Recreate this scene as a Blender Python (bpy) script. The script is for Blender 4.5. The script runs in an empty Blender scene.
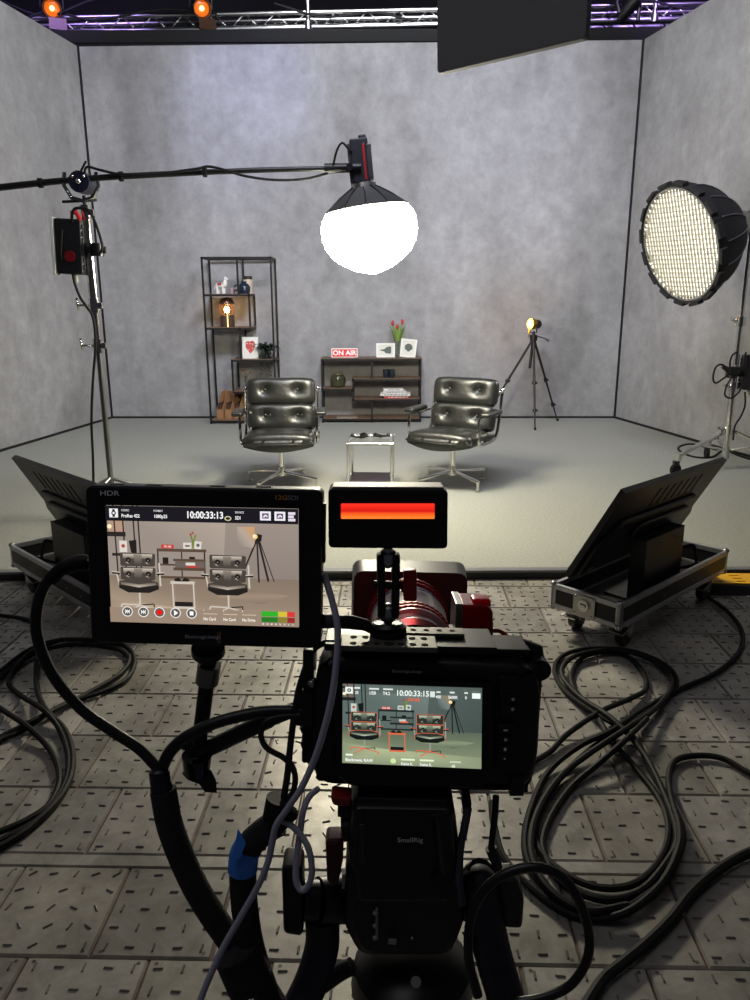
import bpy, bmesh, math, random
from mathutils import Vector, Matrix
random.seed(7)
SC = bpy.context.scene
COL = SC.collection
PI = math.pi
V = Vector
# ------------------------------------------------------------------ camera numbers
FPX = 760.0; PITCH = math.atan(200/760); ROLL = math.radians(.22); EYE = 1.55; S = .05   # S = top of the stage
def ray(px, py):
    u = (px-375)/FPX; v = (500-py)/FPX
    c, s = math.cos(ROLL), math.sin(ROLL)
    u, v = u*c+v*s, -u*s+v*c
    cp, sp = math.cos(PITCH), math.sin(PITCH)
    return V((u, cp+v*sp, -sp+v*cp))
def onz(px, py, z=0):
    d = ray(px, py); return V((0, 0, EYE))+d*((z-EYE)/d.z)
def ony(px, py, Y):
    d = ray(px, py); return V((0, 0, EYE))+d*(Y/d.y)
def at(px, py, d):
    return V((0, 0, EYE))+ray(px, py)*d
# ------------------------------------------------------------------ materials
def lin(h):
    out = []
    for i in (0, 2, 4):
        v = int(h[i:i+2], 16)/255
        out.append(v/12.92 if v <= .04045 else ((v+.055)/1.055)**2.4)
    return tuple(out)
MATS = {}
def mat(name, col, rough=.5, metal=0, spec=.5, vary=None, bump=None, emit=0, emitcol=None, alpha=1, trans=0, coat=0, sheen=0):
    """Principled material; vary=(scale, amount) noise on the colour, bump=(scale, strength)."""
    if name in MATS: return MATS[name]
    m = bpy.data.materials.new(name); m.use_nodes = True
    nt = m.node_tree; b = nt.nodes['Principled BSDF']
    c = lin(col) if isinstance(col, str) else col
    b.inputs['Base Color'].default_value = (*c, 1)
    b.inputs['Roughness'].default_value = rough
    b.inputs['Metallic'].default_value = metal
    b.inputs['Specular IOR Level'].default_value = spec
    if coat: b.inputs['Coat Weight'].default_value = coat; b.inputs['Coat Roughness'].default_value = .15
    if sheen: b.inputs['Sheen Weight'].default_value = sheen
    if trans: b.inputs['Transmission Weight'].default_value = trans
    if alpha < 1: b.inputs['Alpha'].default_value = alpha
    if emit:
        e = lin(emitcol) if isinstance(emitcol, str) else (emitcol or c)
        b.inputs['Emission Color'].default_value = (*e, 1); b.inputs['Emission Strength'].default_value = emit
    if vary or bump:
        tc = nt.nodes.new('ShaderNodeTexCoord')
    if vary:
        n = nt.nodes.new('ShaderNodeTexNoise'); n.inputs['Scale'].default_value = vary[0]; n.inputs['Detail'].default_value = 4
        r = nt.nodes.new('ShaderNodeMapRange'); r.inputs['From Min'].default_value = .3; r.inputs['From Max'].default_value = .7
        r.inputs['To Min'].default_value = 1-vary[1]; r.inputs['To Max'].default_value = 1+vary[1]
        x = nt.nodes.new('ShaderNodeMix'); x.data_type = 'RGBA'; x.blend_type = 'MULTIPLY'; x.inputs[0].default_value = 1
        x.inputs[6].default_value = (*c, 1)
        nt.links.new(tc.outputs['Object'], n.inputs['Vector']); nt.links.new(n.outputs[0], r.inputs[0])
        nt.links.new(r.outputs[0], x.inputs[7]); nt.links.new(x.outputs[2], b.inputs['Base Color'])
    if bump:
        n = nt.nodes.new('ShaderNodeTexNoise'); n.inputs['Scale'].default_value = bump[0]; n.inputs['Detail'].default_value = 3
        bp = nt.nodes.new('ShaderNodeBump'); bp.inputs['Strength'].default_value = bump[1]; bp.inputs['Distance'].default_value = .01
        nt.links.new(tc.outputs['Object'], n.inputs['Vector']); nt.links.new(n.outputs[0], bp.inputs['Height'])
        nt.links.new(bp.outputs[0], b.inputs['Normal'])
    MATS[name] = m
    return m
def glass(name, col, rough=.02, ior=1.45):
    m = mat(name, col, rough, trans=1); m.node_tree.nodes['Principled BSDF'].inputs['IOR'].default_value = ior
    return m
# ------------------------------------------------------------------ mesh builder
def rotm(x=0, y=0, z=0):
    return (Matrix.Rotation(z, 4, 'Z') @ Matrix.Rotation(y, 4, 'Y') @ Matrix.Rotation(x, 4, 'X'))
def T(x, y=None, z=None):
    return Matrix.Translation(V((x, y, z)) if y is not None else V(x))
def basis(o, z, up=V((0, 0, 1))):
    """matrix at o whose local z is z and whose local y leans towards up"""
    z = V(z).normalized(); x = V(up).cross(z)
    if x.length < 1e-5: x = V((1, 0, 0))
    x.normalize(); y = z.cross(x)
    m = Matrix((x, y, z)).transposed().to_4x4(); m.translation = V(o)
    return m
def spline(pts, n=8, closed=False):
    pts = [V(p) for p in pts]; out = []
    N = len(pts)
    for i in range(N if closed else N-1):
        if closed: a, b, c, d = pts[i-1], pts[i], pts[(i+1) % N], pts[(i+2) % N]
        else:
            b, c = pts[i], pts[i+1]
            a = pts[i-1] if i else b*2-c
            d = pts[i+2] if i+2 < N else c*2-b
        for k in range(n):
            t = k/n
            out.append(.5*((2*b)+(c-a)*t+(2*a-5*b+4*c-d)*t*t+(3*b-a-3*c+d)*t**3))
    if not closed: out.append(pts[-1])
    return out
class MB:
    def __init__(s): s.wn = False; s.v = []; s.f = []; s.mi = []; s.cur = 0; s.mats = []
    def use(s, m):
        if m not in s.mats: s.mats.append(m)
        s.cur = s.mats.index(m); return s
    def raw(s, vs, fs, M=None):
        o = len(s.v)
        s.v += [(M @ V(p) if M else V(p)) for p in vs]
        s.f += [[i+o for i in f] for f in fs]; s.mi += [s.cur]*len(fs); return s
    def bmx(s, bm, M=None):
        bm.verts.index_update()
        s.raw([v.co.copy() for v in bm.verts], [[v.index for v in f.verts] for f in bm.faces], M); bm.free(); return s
    def box(s, size, loc=(0, 0, 0), rot=None, bev=0, seg=2, M=None):
        bm = bmesh.new(); bmesh.ops.create_cube(bm, size=1)
        bmesh.ops.scale(bm, vec=V(size), verts=bm.verts)
        if bev: bmesh.ops.bevel(bm, geom=bm.edges[:], offset=bev, segments=seg, profile=.5, affect='EDGES')
        m = T(loc) @ (rot or Matrix())
        if bev: s.wn = True
        return s.bmx(bm, M @ m if M else m)
    def span(s, a, b, bev=0, M=None, seg=2):
        a, b = V(a), V(b)
        return s.box([abs(b[i]-a[i]) for i in range(3)], (a+b)/2, bev=bev, M=M, seg=seg)
    def beam(s, p0, p1, w, h, up=(0, 0, 1), bev=0):
        p0, p1 = V(p0), V(p1)
        return s.box((w, h, (p1-p0).length), (0, 0, 0), M=basis((p0+p1)/2, p1-p0, V(up)), bev=bev)
    def cyl(s, p0, p1, r0, r1=None, n=16, cap=True):
        r1 = r0 if r1 is None else r1; p0, p1 = V(p0), V(p1)
        m = basis(p0, p1-p0, V((0, 0, 1)) if abs((p1-p0).normalized().z) < .95 else V((0, 1, 0))); L = (p1-p0).length
        vs = [(r0*math.cos(2*PI*i/n), r0*math.sin(2*PI*i/n), 0) for i in range(n)]+[(r1*math.cos(2*PI*i/n), r1*math.sin(2*PI*i/n), L) for i in range(n)]
        fs = [[i, (i+1) % n, n+(i+1) % n, n+i] for i in range(n)]
        if cap: fs += [list(range(n))[::-1], list(range(n, 2*n))]
        return s.raw(vs, fs, m)
    def tube(s, pts, r, n=8, closed=False, cap=True):
        pts = [V(p) for p in pts]; N = len(pts)
        rs = r if isinstance(r, (list, tuple)) else [r]*N
        def tan(i):
            a = pts[(i-1) % N] if closed or i else pts[i]; b = pts[(i+1) % N] if closed or i < N-1 else pts[i]
            return (b-a).normalized()
        t0 = tan(0); x = t0.orthogonal().normalized(); vs = []
        for i in range(N):
            t = tan(i); x = (x-t*x.dot(t))
            x = x.normalized() if x.length > 1e-6 else t.orthogonal().normalized()
            y = t.cross(x)
            vs += [pts[i]+(x*math.cos(2*PI*k/n)+y*math.sin(2*PI*k/n))*rs[i] for k in range(n)]
        fs = []
        for i in range(N if closed else N-1):
            j = (i+1) % N
            fs += [[i*n+k, i*n+(k+1) % n, j*n+(k+1) % n, j*n+k] for k in range(n)]
        if cap and not closed: fs += [list(range(n))[::-1], list(range((N-1)*n, N*n))]
        return s.raw(vs, fs)
    def lathe(s, prof, n=24, M=None):
        vs = []; fs = []; P = len(prof)
        for r, z in prof: vs += [(max(r, 1e-5)*math.cos(2*PI*k/n), max(r, 1e-5)*math.sin(2*PI*k/n), z) for k in range(n)]
        for i in range(P-1): fs += [[i*n+k, i*n+(k+1) % n, (i+1)*n+(k+1) % n, (i+1)*n+k] for k in range(n)]
        return s.raw(vs, fs, M)
    def ball(s, c, r, sc=(1, 1, 1), n=16, M=None):
        bm = bmesh.new(); bmesh.ops.create_uvsphere(bm, u_segments=n, v_segments=max(6, n//2), radius=r)
        m = T(c) @ Matrix.Diagonal((*sc, 1)); return s.bmx(bm, M @ m if M else m)
    def prism(s, poly, y0, y1, bev=0, M=None, seg=2):
        """poly in the local xz plane, extruded along y"""
        n = len(poly); P = [V((x, z)) for x, z in poly]
        area = sum(P[k].x*P[(k+1) % n].y-P[(k+1) % n].x*P[k].y for k in range(n))
        if area < 0: P = P[::-1]
        if y0 > y1: y0, y1 = y1, y0
        nm = []
        for k in range(n):
            e0 = (P[k]-P[k-1]).normalized(); e1 = (P[(k+1) % n]-P[k]).normalized()
            n0 = V((e0.y, -e0.x)); n1 = V((e1.y, -e1.x)); m = n0+n1
            nm.append(m/max(.5, 1+n0.dot(n1)))
        rings = []
        if bev:
            s.wn = True
            rings = [(y0, bev)]+[(y0+bev*(1-math.sin(PI/2*k/seg)), bev*(1-math.cos(PI/2*k/seg))) for k in range(seg-1, -1, -1)]+[(y1-bev*(1-math.sin(PI/2*k/seg)), bev*(1-math.cos(PI/2*k/seg))) for k in range(seg)]+[(y1, bev)]
        else: rings = [(y0, 0), (y1, 0)]
        vs = [((P[k]-nm[k]*ins).x, y, (P[k]-nm[k]*ins).y) for y, ins in rings for k in range(n)]
        R_ = len(rings); fs = [list(range(n)), list(range((R_-1)*n, R_*n))[::-1]]
        for r in range(R_-1): fs += [[r*n+k, (r+1)*n+k, (r+1)*n+(k+1) % n, r*n+(k+1) % n] for k in range(n)]
        return s.raw(vs, fs, M)
    def text(s, txt, size, M, depth=0, bold=0, align='CENTER', aspect=1):
        vs, fs = glyphs(txt, size, bold, align, depth, aspect)
        return s.raw(vs, fs, M)
    def build(s, name, m=None, parent=None, world=False, ang=38, origin=None):
        me = bpy.data.meshes.new(name)
        vs = s.v
        if world and parent is not None:
            W = parent.matrix_basis.copy(); p = parent.parent
            while p is not None: W = p.matrix_basis @ W; p = p.parent
            Wi = W.inverted(); vs = [Wi @ p for p in vs]
        if origin is not None: vs = [p-V(origin) for p in vs]
        bm = bmesh.new(); bv = [bm.verts.new(p) for p in vs]
        for f, mi in zip(s.f, s.mi):
            try: nf = bm.faces.new([bv[i] for i in f])
            except ValueError: continue
            nf.material_index = mi; nf.smooth = len(f) <= 4
        bm.normal_update()
        ca = math.radians(ang)
        for e in bm.edges:
            if len(e.link_faces) == 2 and e.calc_face_angle(0) > ca: e.smooth = False
        bm.to_mesh(me); bm.free()
        ms = s.mats or [m]
        for q in ms: me.materials.append(q or m)
        o = bpy.data.objects.new(name, me); COL.objects.link(o)
        if s.wn: w_ = o.modifiers.new('weighted_normal', 'WEIGHTED_NORMAL'); w_.keep_sharp = True; w_.weight = 80
        if parent is not None: o.parent = parent
        if origin is not None: o.location = origin
        return o
GL = {}
def glyphs(txt, size, bold=0, align='CENTER', depth=0, aspect=1):
    """text outline as a mesh in the xz plane, facing -y"""
    k = (txt, size, bold, align, depth, aspect)
    if k in GL: return GL[k]
    cu = bpy.data.curves.new('lettering', 'FONT'); cu.body = txt; cu.size = size; cu.align_x = align; cu.align_y = 'CENTER'
    cu.offset = bold*size; cu.resolution_u = 3; cu.extrude = depth
    ob = bpy.data.objects.new('lettering', cu); COL.objects.link(ob)
    me = bpy.data.meshes.new_from_object(ob.evaluated_get(bpy.context.evaluated_depsgraph_get()))
    vs = [V((v.co.x*aspect, -v.co.z, v.co.y)) for v in me.vertices]; fs = [list(p.vertices) for p in me.polygons]
    bpy.data.objects.remove(ob); bpy.data.meshes.remove(me); bpy.data.curves.remove(cu)
    GL[k] = (vs, fs); return GL[k]
# ------------------------------------------------------------------ objects
def tag(o, label, cat, group=None, kind=None):
    o['label'] = label; o['category'] = cat
    if group: o['group'] = group
    if kind: o['kind'] = kind
    return o
def thing(name, label, cat, M=None, group=None):
    o = bpy.data.objects.new(name, None); COL.objects.link(o); o.empty_display_size = .05
    if M is not None: o.matrix_basis = M if isinstance(M, Matrix) else T(M)
    return tag(o, label, cat, group)
def struct(o):
    o['kind'] = 'structure'; return o
def copy_tree(o, parent=None):
    c = o.copy(); COL.objects.link(c)
    if parent is not None: c.parent = parent
    for ch in [x for x in bpy.data.objects if x.parent == o]: copy_tree(ch, c)
    return c
class Face:
    """a device's front plane: local x right, z up, -y towards the operator"""
    def __init__(s, px, py, d, tilt=0, roll=0, yaw=0):
        s.M = T(at(px, py, d)) @ rotm(z=math.radians(yaw)) @ rotm(x=-math.radians(tilt)) @ rotm(y=math.radians(roll))
        s.Mi = s.M.inverted()
    def uv(s, px, py, y=0):
        o = s.Mi @ V((0, 0, EYE)); d = s.Mi.to_3x3() @ ray(px, py)
        p = o+d*((y-o.y)/d.y); return (p.x, p.z)
    def p3(s, px, py, y=0):
        x, z = s.uv(px, py, y); return V((x, y, z))
def rounded(pts, r, n=4):
    """round the corners of a polygon"""
    out = []; N = len(pts)
    for i in range(N):
        a, b, c = V(pts[i-1]), V(pts[i]), V(pts[(i+1) % N])
        p = b+(a-b).normalized()*r; q = b+(c-b).normalized()*r
        for k in range(n+1):
            t = k/n; w = p*(1-t)**2+b*2*t*(1-t)+q*t*t; out.append((w.x, w.y))
    return out
# shared materials
BLACK = mat('black_plastic', '17171a', .45)
BLACKM = mat('black_metal', '121214', .38, spec=.5)
RUBBER = mat('black_rubber', '131315', .62, spec=.22, bump=(300, .1))
FABRIC = mat('black_fabric', '131318', .8, bump=(500, .2))
CHROME = mat('chrome', 'd8d8d4', .12, 1)
STEEL = mat('brushed_steel', 'b4b4b2', .3, 1)
ALU = mat('aluminium_edge', 'c2c2c8', .46, 1, vary=(30, .1))
DARKSTEEL = mat('dark_steel_tube', '1c1b1d', .45, .3)
RED = mat('red_anodised', 'a0141a', .3, .3)
WHITE = mat('white_card', 'e6e4de', .6)
WALNUT = mat('walnut_board', '6b5440', .5, vary=(9, .2))
# ================================================================== THE SETTING
def nodes(m): return m.node_tree.nodes, m.node_tree.links
def concrete():
    m = mat('concrete_wall', (.3, .3, .3), .75, spec=.25); N, L = nodes(m); b = N['Principled BSDF']
    tc = N.new('ShaderNodeTexCoord')
    def noise(scale, det, rough=.55, dist=0, vec=None):
        n = N.new('ShaderNodeTexNoise'); n.inputs['Scale'].default_value = scale; n.inputs['Detail'].default_value = det
        n.inputs['Roughness'].default_value = rough; n.inputs['Distortion'].default_value = dist
        L.new(vec or tc.outputs['Object'], n.inputs['Vector']); return n.outputs[0]
    mp = N.new('ShaderNodeMapping'); mp.inputs['Scale'].default_value = (1, 1, .45); L.new(tc.outputs['Object'], mp.inputs['Vector'])
    a = noise(.75, 8, .62, .3, mp.outputs[0]); c = noise(5.5, 9, .72, .15); d = noise(40, 3)
    r1 = N.new('ShaderNodeValToRGB'); r1.color_ramp.elements[0].position = .32; r1.color_ramp.elements[1].position = .68
    r1.color_ramp.elements[0].color = (.22, .216, .218, 1); r1.color_ramp.elements[1].color = (.40, .397, .408, 1); L.new(a, r1.inputs[0])
    r2 = N.new('ShaderNodeValToRGB'); r2.color_ramp.elements[0].position = .25; r2.color_ramp.elements[1].position = .72
    r2.color_ramp.elements[0].color = (.72, .72, .72, 1); r2.color_ramp.elements[1].color = (1.14, 1.14, 1.14, 1); L.new(c, r2.inputs[0])
    x = N.new('ShaderNodeMix'); x.data_type = 'RGBA'; x.blend_type = 'MULTIPLY'; x.inputs[0].default_value = 1
    L.new(r1.outputs[0], x.inputs[6]); L.new(r2.outputs[0], x.inputs[7])
    # dark pits and stains
    s = noise(3.2, 10, .8, 1.2, mp.outputs[0])
    r3 = N.new('ShaderNodeValToRGB'); r3.color_ramp.elements[0].position = .27; r3.color_ramp.elements[1].position = .36
    r3.color_ramp.elements[0].color = (.62, .61, .6, 1); r3.color_ramp.elements[1].color = (1, 1, 1, 1); L.new(s, r3.inputs[0])
    y = N.new('ShaderNodeMix'); y.data_type = 'RGBA'; y.blend_type = 'MULTIPLY'; y.inputs[0].default_value = 1
    L.new(x.outputs[2], y.inputs[6]); L.new(r3.outputs[0], y.inputs[7]); L.new(y.outputs[2], b.inputs['Base Color'])
    bp = N.new('ShaderNodeBump'); bp.inputs['Strength'].default_value = .12; bp.inputs['Distance'].default_value = .01
    L.new(d, bp.inputs['Height']); L.new(bp.outputs[0], b.inputs['Normal'])
    return m
CONC = concrete()
BL = V((-3.48, 10.02, 0)); BR = V((3.13, 9.86, 0)); LD = V((-.168, -1, 0)); RD = V((.207, -1, 0)); WT = 4.45
def wall(name, p, q, back, z0=S, z1=WT, m=CONC, t=.1):
    b = V(back)*t
    mb = MB()
    mb.raw([(*p.xy, z0), (*q.xy, z0), (*q.xy, z1), (*p.xy, z1), (*(p+b).xy, z0), (*(q+b).xy, z0), (*(q+b).xy, z1), (*(p+b).xy, z1)],
           [[0, 1, 2, 3], [5, 4, 7, 6], [4, 0, 3, 7], [1, 5, 6, 2], [3, 2, 6, 7], [4, 5, 1, 0]])
    return struct(mb.build(name, m))
LF = BL+LD*6.0; RF = BR+RD*5.6
g = .016
wall('wall_back', BL+(BR-BL).normalized()*g, BR-(BR-BL).normalized()*g, (0, 1, 0))
wall('wall_left', LF, BL+LD*g*1.6, (-1, .17, 0))
wall('wall_right', BR+RD*g*1.6, RF, (1, .2, 0))
DARK = mat('black_wall_trim', '101012', .7)
for i, p in enumerate((BL, BR)):
    struct(MB().box((.1, .1, WT-S), (p.x+(-.045 if i == 0 else .045), p.y+.06, (WT+S)/2)).build('trim_%d' % (i+1), DARK))
def skirt(name, p, q, inn):
    d = (q-p).normalized(); nrm = V(inn)
    a = p+nrm*.006; b = q+nrm*.006
    return struct(MB().beam((a.x, a.y, S+.012), (b.x, b.y, S+.012), .02, .024).build(name, DARK))
skirt('baseboard_back', BL, BR, (0, -1, 0)); skirt('baseboard_left', LF, BL, (1, -.17, 0)); skirt('baseboard_right', BR, RF, (-1, -.2, 0))
struct(MB().span((-3.9, 10.14, 4.40), (3.6, 10.34, 4.66)).span((-3.9, 10.12, 4.52), (3.6, 10.14, 4.535)).build('trim_3', mat('black_drape_rail', '040405', .85)))
# stage deck and its edge
CARPET = mat('grey_carpet', (.32, .325, .3), .9, spec=.1, vary=(60, .12), bump=(700, .35))
def quadpatch(x0, x1, y0, y1, z):
    return [(x0, y0, z), (x1, y0, z), (x1, y1, z), (x0, y1, z)]
struct(MB().span((-6, 4.14, 0), (6, 13.6, S)).build('stage_floor', CARPET))
mb = MB(); mb.use(mat('stage_edge_black', '0e0e11', .5)).span((-6, 4.1, -.005), (6, 4.14, S-.012), bev=.004)
mb.use(mat('stage_edge_strip', '77777c', .45, .4)).span((-6, 4.098, S-.012), (6, 4.15, S+.003), bev=.002)
struct(mb.build('trim_4'))
# studio floor of cast plates
def plates():
    m = mat('cast_plate', (.2, .19, .18), .42, .2); N, L = nodes(m); b = N['Principled BSDF']
    at_ = N.new('ShaderNodeVertexColor'); at_.layer_name = 'Tint'
    tc = N.new('ShaderNodeTexCoord')
    n = N.new('ShaderNodeTexNoise'); n.inputs['Scale'].default_value = 5; n.inputs['Detail'].default_value = 8; n.inputs['Roughness'].default_value = .7; n.inputs['Distortion'].default_value = .5
    L.new(tc.outputs['Object'], n.inputs['Vector'])
    r = N.new('ShaderNodeValToRGB'); r.color_ramp.elements[0].position = .3; r.color_ramp.elements[1].position = .72
    r.color_ramp.elements[0].color = (.2, .19, .172, 1); r.color_ramp.elements[1].color = (.5, .478, .445, 1)
    L.new(n.outputs[0], r.inputs[0])
    x = N.new('ShaderNodeMix'); x.data_type = 'RGBA'; x.blend_type = 'MULTIPLY'; x.inputs[0].default_value = 1
    L.new(r.outputs[0], x.inputs[6]); L.new(at_.outputs[0], x.inputs[7]); L.new(x.outputs[2], b.inputs['Base Color'])
    n2 = N.new('ShaderNodeTexNoise'); n2.inputs['Scale'].default_value = 16; n2.inputs['Detail'].default_value = 5; L.new(tc.outputs['Object'], n2.inputs['Vector'])
    mr = N.new('ShaderNodeMapRange'); mr.inputs['To Min'].default_value = .24; mr.inputs['To Max'].default_value = .56; L.new(n2.outputs[0], mr.inputs[0]); L.new(mr.outputs[0], b.inputs['Roughness'])
    bp = N.new('ShaderNodeBump'); bp.inputs['Strength'].default_value = .25; bp.inputs['Distance'].default_value = .006
    L.new(n2.outputs[0], bp.inputs['Height']); L.new(bp.outputs[0], b.inputs['Normal'])
    vs, fs, tint = [], [], []
    ca, sa = math.cos(-.026), math.sin(-.026)
    def add(pts, faces, t):
        o = len(vs)
        for x_, y_, z_ in pts: vs.append((x_*ca-y_*sa-.045, x_*sa+y_*ca, z_))
        for f in faces: fs.append([i+o for i in f]); tint.append(t)
    rows = []
    y = 1.85
    while y < 4.25: rows.append((y, y+.308, len(rows))); y += .308
    y = 1.80; k = 1
    while y > -.6: rows.append((y-.305, y, k)); y -= .305; k += 1
    base = (.3, .2, .16)
    add([(-4.6, -.8, -.007), (4.6, -.8, -.007), (4.6, 4.5, -.007), (-4.6, 4.5, -.007)], [[0, 1, 2, 3]], base)
    def slab(x0, x1, y0, y1, t, e=.004):
        zs = -.007
        add([(x0, y0, zs), (x1, y0, zs), (x1, y1, zs), (x0, y1, zs), (x0+e, y0+e, 0), (x1-e, y0+e, 0), (x1-e, y1-e, 0), (x0+e, y1-e, 0)],
            [[4, 5, 6, 7], [0, 1, 5, 4], [1, 2, 6, 5], [2, 3, 7, 6], [3, 0, 4, 7]], t)
    for x in range(-4, 4): slab(x*1.1, x*1.1+1.095, 1.803, 1.848, (.95, .95, .95), .002)
    for y0, y1, k in rows:
        off = .052+(0 if k % 2 == 0 else .15)
        for i in range(-15, 15):
            x0 = off+i*.3
            t = random.uniform(.62, 1.1); t = (t, t*random.uniform(.97, 1), t*random.uniform(.93, 1))
            slab(x0+.0025, x0+.2975, y0+.0025, y1-.0025, t)
            if abs(x0) > 3.4 or y1 < .5: continue
            flip = random.random() < .5; cross = random.random() < .12
            for a in range(5):
                for c in range(5):
                    cx = x0+.3*(a+.5+(.0 if not cross else random.uniform(-.2, .2)))/5; cy = y0+(y1-y0)*(c+.5)/5
                    w, h = (.025, .0065) if ((a+c) % 2 == 0) != flip else (.0065, .025)
                    an = random.uniform(-.08, .08)+(random.uniform(-.8, .8) if cross else 0)
                    c_, s_ = math.cos(an), math.sin(an)
                    P = lambda X, Y, Z: (cx+X*c_-Y*s_, cy+X*s_+Y*c_, Z)
                    w /= 2; h /= 2
                    dk = tuple(q*.6 for q in t)
                    add([P(-w, -h, 0), P(w, -h, 0), P(w, h, 0), P(-w, h, 0), P(-w+.0025, -h+.0025, .004), P(w-.0025, -h+.0025, .004), P(w-.0025, h-.0025, .004), P(-w+.0025, h-.0025, .004)],
                        [[4, 5, 6, 7], [0, 1, 5, 4], [1, 2, 6, 5], [2, 3, 7, 6], [3, 0, 4, 7]], dk)
            for sx in (.022, .278):                       # countersunk screws
                for sy in (.016, .289):
                    cx, cy = x0+sx, y0+sy
                    add([(cx+.0055*math.cos(q*PI/3), cy+.0055*math.sin(q*PI/3), .0006) for q in range(6)], [[0, 1, 2, 3, 4, 5]], (.3, .28, .26))
    me = bpy.data.meshes.new('floor'); me.from_pydata(vs, [], fs); me.materials.append(m)
    ca_ = me.color_attributes.new('Tint', 'FLOAT_COLOR', 'CORNER')
    buf = []
    for p, t in zip(me.polygons, tint): buf += [*t, 1]*p.loop_total
    ca_.data.foreach_set('color', buf)
    o = bpy.data.objects.new('floor', me); COL.objects.link(o); struct(o)
plates()
# dark hall around and above the set
HALL = mat('dark_hall', '1a1820', .9, vary=(1.2, .4))
struct(MB().span((-9, -3, 6.3), (9, 14.2, 6.4)).build('ceiling', HALL))
struct(MB().span((-9, 14, 0), (9, 14.1, 6.3)).build('wall_far', HALL))
# ------------------------------------------------------------------ truss and rigging
TY = 10.62
t = thing('lighting_truss', 'silver box truss running above the back wall', 'truss', (0, TY, 4.85))
def tz(x): return 4.775+.016*(x+3.9)
ends = (-5.2, 5.4)
for k, (dy, dz) in enumerate(((0, 0), (0, .165), (.26, 0), (.26, .165))):
    MB().cyl((ends[0], dy, tz(ends[0])+dz-4.85), (ends[1], dy, tz(ends[1])+dz-4.85), .042 if dz == 0 else .028, n=12).build('chord', STEEL, t)
mb = MB(); x = ends[0]
while x < ends[1]-.3:
    a, b = tz(x)-4.85, tz(x+.19)-4.85
    for dy in (0, .26):
        mb.cyl((x, dy, a), (x+.19, dy, b+.165), .009, n=8); mb.cyl((x+.19, dy, b+.165), (x+.38, dy, b), .009, n=8)
    mb.cyl((x, 0, a), (x+.19, .26, b), .009, n=8)
    x += .38
mb.build('lattice', STEEL, t)
for px in (308, 655):
    p = ony(px, 12, TY-.05)
    tag(MB().cyl((p.x, p.y, tz(p.x)-.04), (p.x, p.y, 6.3), .028, n=12).cyl((p.x, p.y, tz(p.x)-.04), (p.x, p.y, tz(p.x)+.05), .045, n=12).build('drop_pipe', STEEL),
        'silver vertical pipe dropping to the truss near %s' % ('the middle of the back wall' if px == 308 else 'the black moving head'), 'pipe', 'drop pipes')
def par_can(px, py, label):
    p = ony(px, py, 10.42); r = thing('spotlight_can', label, 'spotlight', T(p) @ rotm(z=.35) @ rotm(x=.35), 'cans hung on the truss')
    # local -y faces the set
    M = rotm(x=PI/2)
    MB().lathe([(.05, -.2), (.09, -.17), (.1, .02), (.11, .12), (.105, .12), (.09, .02), (.03, -.1)], 20, M).build('housing', BLACKM, r)
    MB().lathe([(0, .06), (.05, .065), (.09, .05)], 20, M).build('lens', mat('amber_lens', 'c96a18', .25, emit=.5, emitcol='ff6a14'), r)
    MB().ball((0, -.07, 0), .028, n=10).build('bulb', mat('amber_bulb', 'ffd08a', .3, emit=9, emitcol='ffb45a'), r)
    MB().box((.2, .012, .15), (.05, -.16, -.15), rot=rotm(x=-.7)).build('barn_door', mat('flap_amber_reflection', '3a2008', .5), r)  # amber reflection put into the lower flap's colour
    MB().box((.2, .012, .12), (0, -.14, .14), rot=rotm(x=.6)).build('barn_door', BLACKM, r)
    MB().tube([(-.13, 0, 0), (-.13, .02, .16), (0, .05, .2), (.13, .02, .16), (.13, 0, 0)], .012).build('yoke', BLACKM, r)
par_can(52, 8, 'black can lamp glowing amber at the left end of the truss')
par_can(201, 8, 'black can lamp glowing amber further along the truss, towards the centre')
p = ony(628, 8, 10.4)
r = thing('moving_head', 'black moving head lamp hanging from the truss above the right corner', 'spotlight', T(p))
MB().lathe([(.0, -.14), (.06, -.14), (.085, 0), (.095, .14), (.0, .14)], 18, rotm(x=.5, y=.7)).build('head', BLACKM, r)
MB().tube([(.13, 0, -.14), (.14, 0, .05), (.06, 0, .16), (-.08, 0, .17), (-.14, 0, .06), (-.1, 0, -.05)], .026).build('yoke', BLACKM, r)
MB().box((.26, .16, .1), (0, 0, .25), bev=.02).box((.06, .26, .05), (0, .12, .27), bev=.01).build('base', BLACKM, r)
for k, (pts, lab) in enumerate((
    ([(-5, 10.35, 4.75), (-4.4, 10.4, 4.82), (-3.9, 10.42, 4.95), (-3.4, 10.45, 4.86), (-2.6, 10.5, 4.99), (-1.9, 10.45, 4.93)], 'black cable draped along the left end of the truss'),
    ([(-4.6, 10.4, 5.1), (-4.0, 10.42, 4.9), (-3.4, 10.4, 5.06), (-2.9, 10.45, 5.2)], 'black cable looping above the left amber can'),
    ([(-1.2, 10.5, 5.05), (-.6, 10.5, 4.9), (0, 10.5, 4.95), (.5, 10.52, 4.86)], 'black cable hanging from the middle of the truss'),
    ([(2.3, 10.5, 5.1), (2.7, 10.45, 4.95), (3.3, 10.45, 5.05), (3.9, 10.5, 4.98), (4.5, 10.45, 5.2)], 'black cable slung beside the moving head lamp'))):
    tag(MB().tube(spline(pts, 8), .014, 6).build('truss_cable', RUBBER), lab, 'cable', 'cables on the truss')
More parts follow.
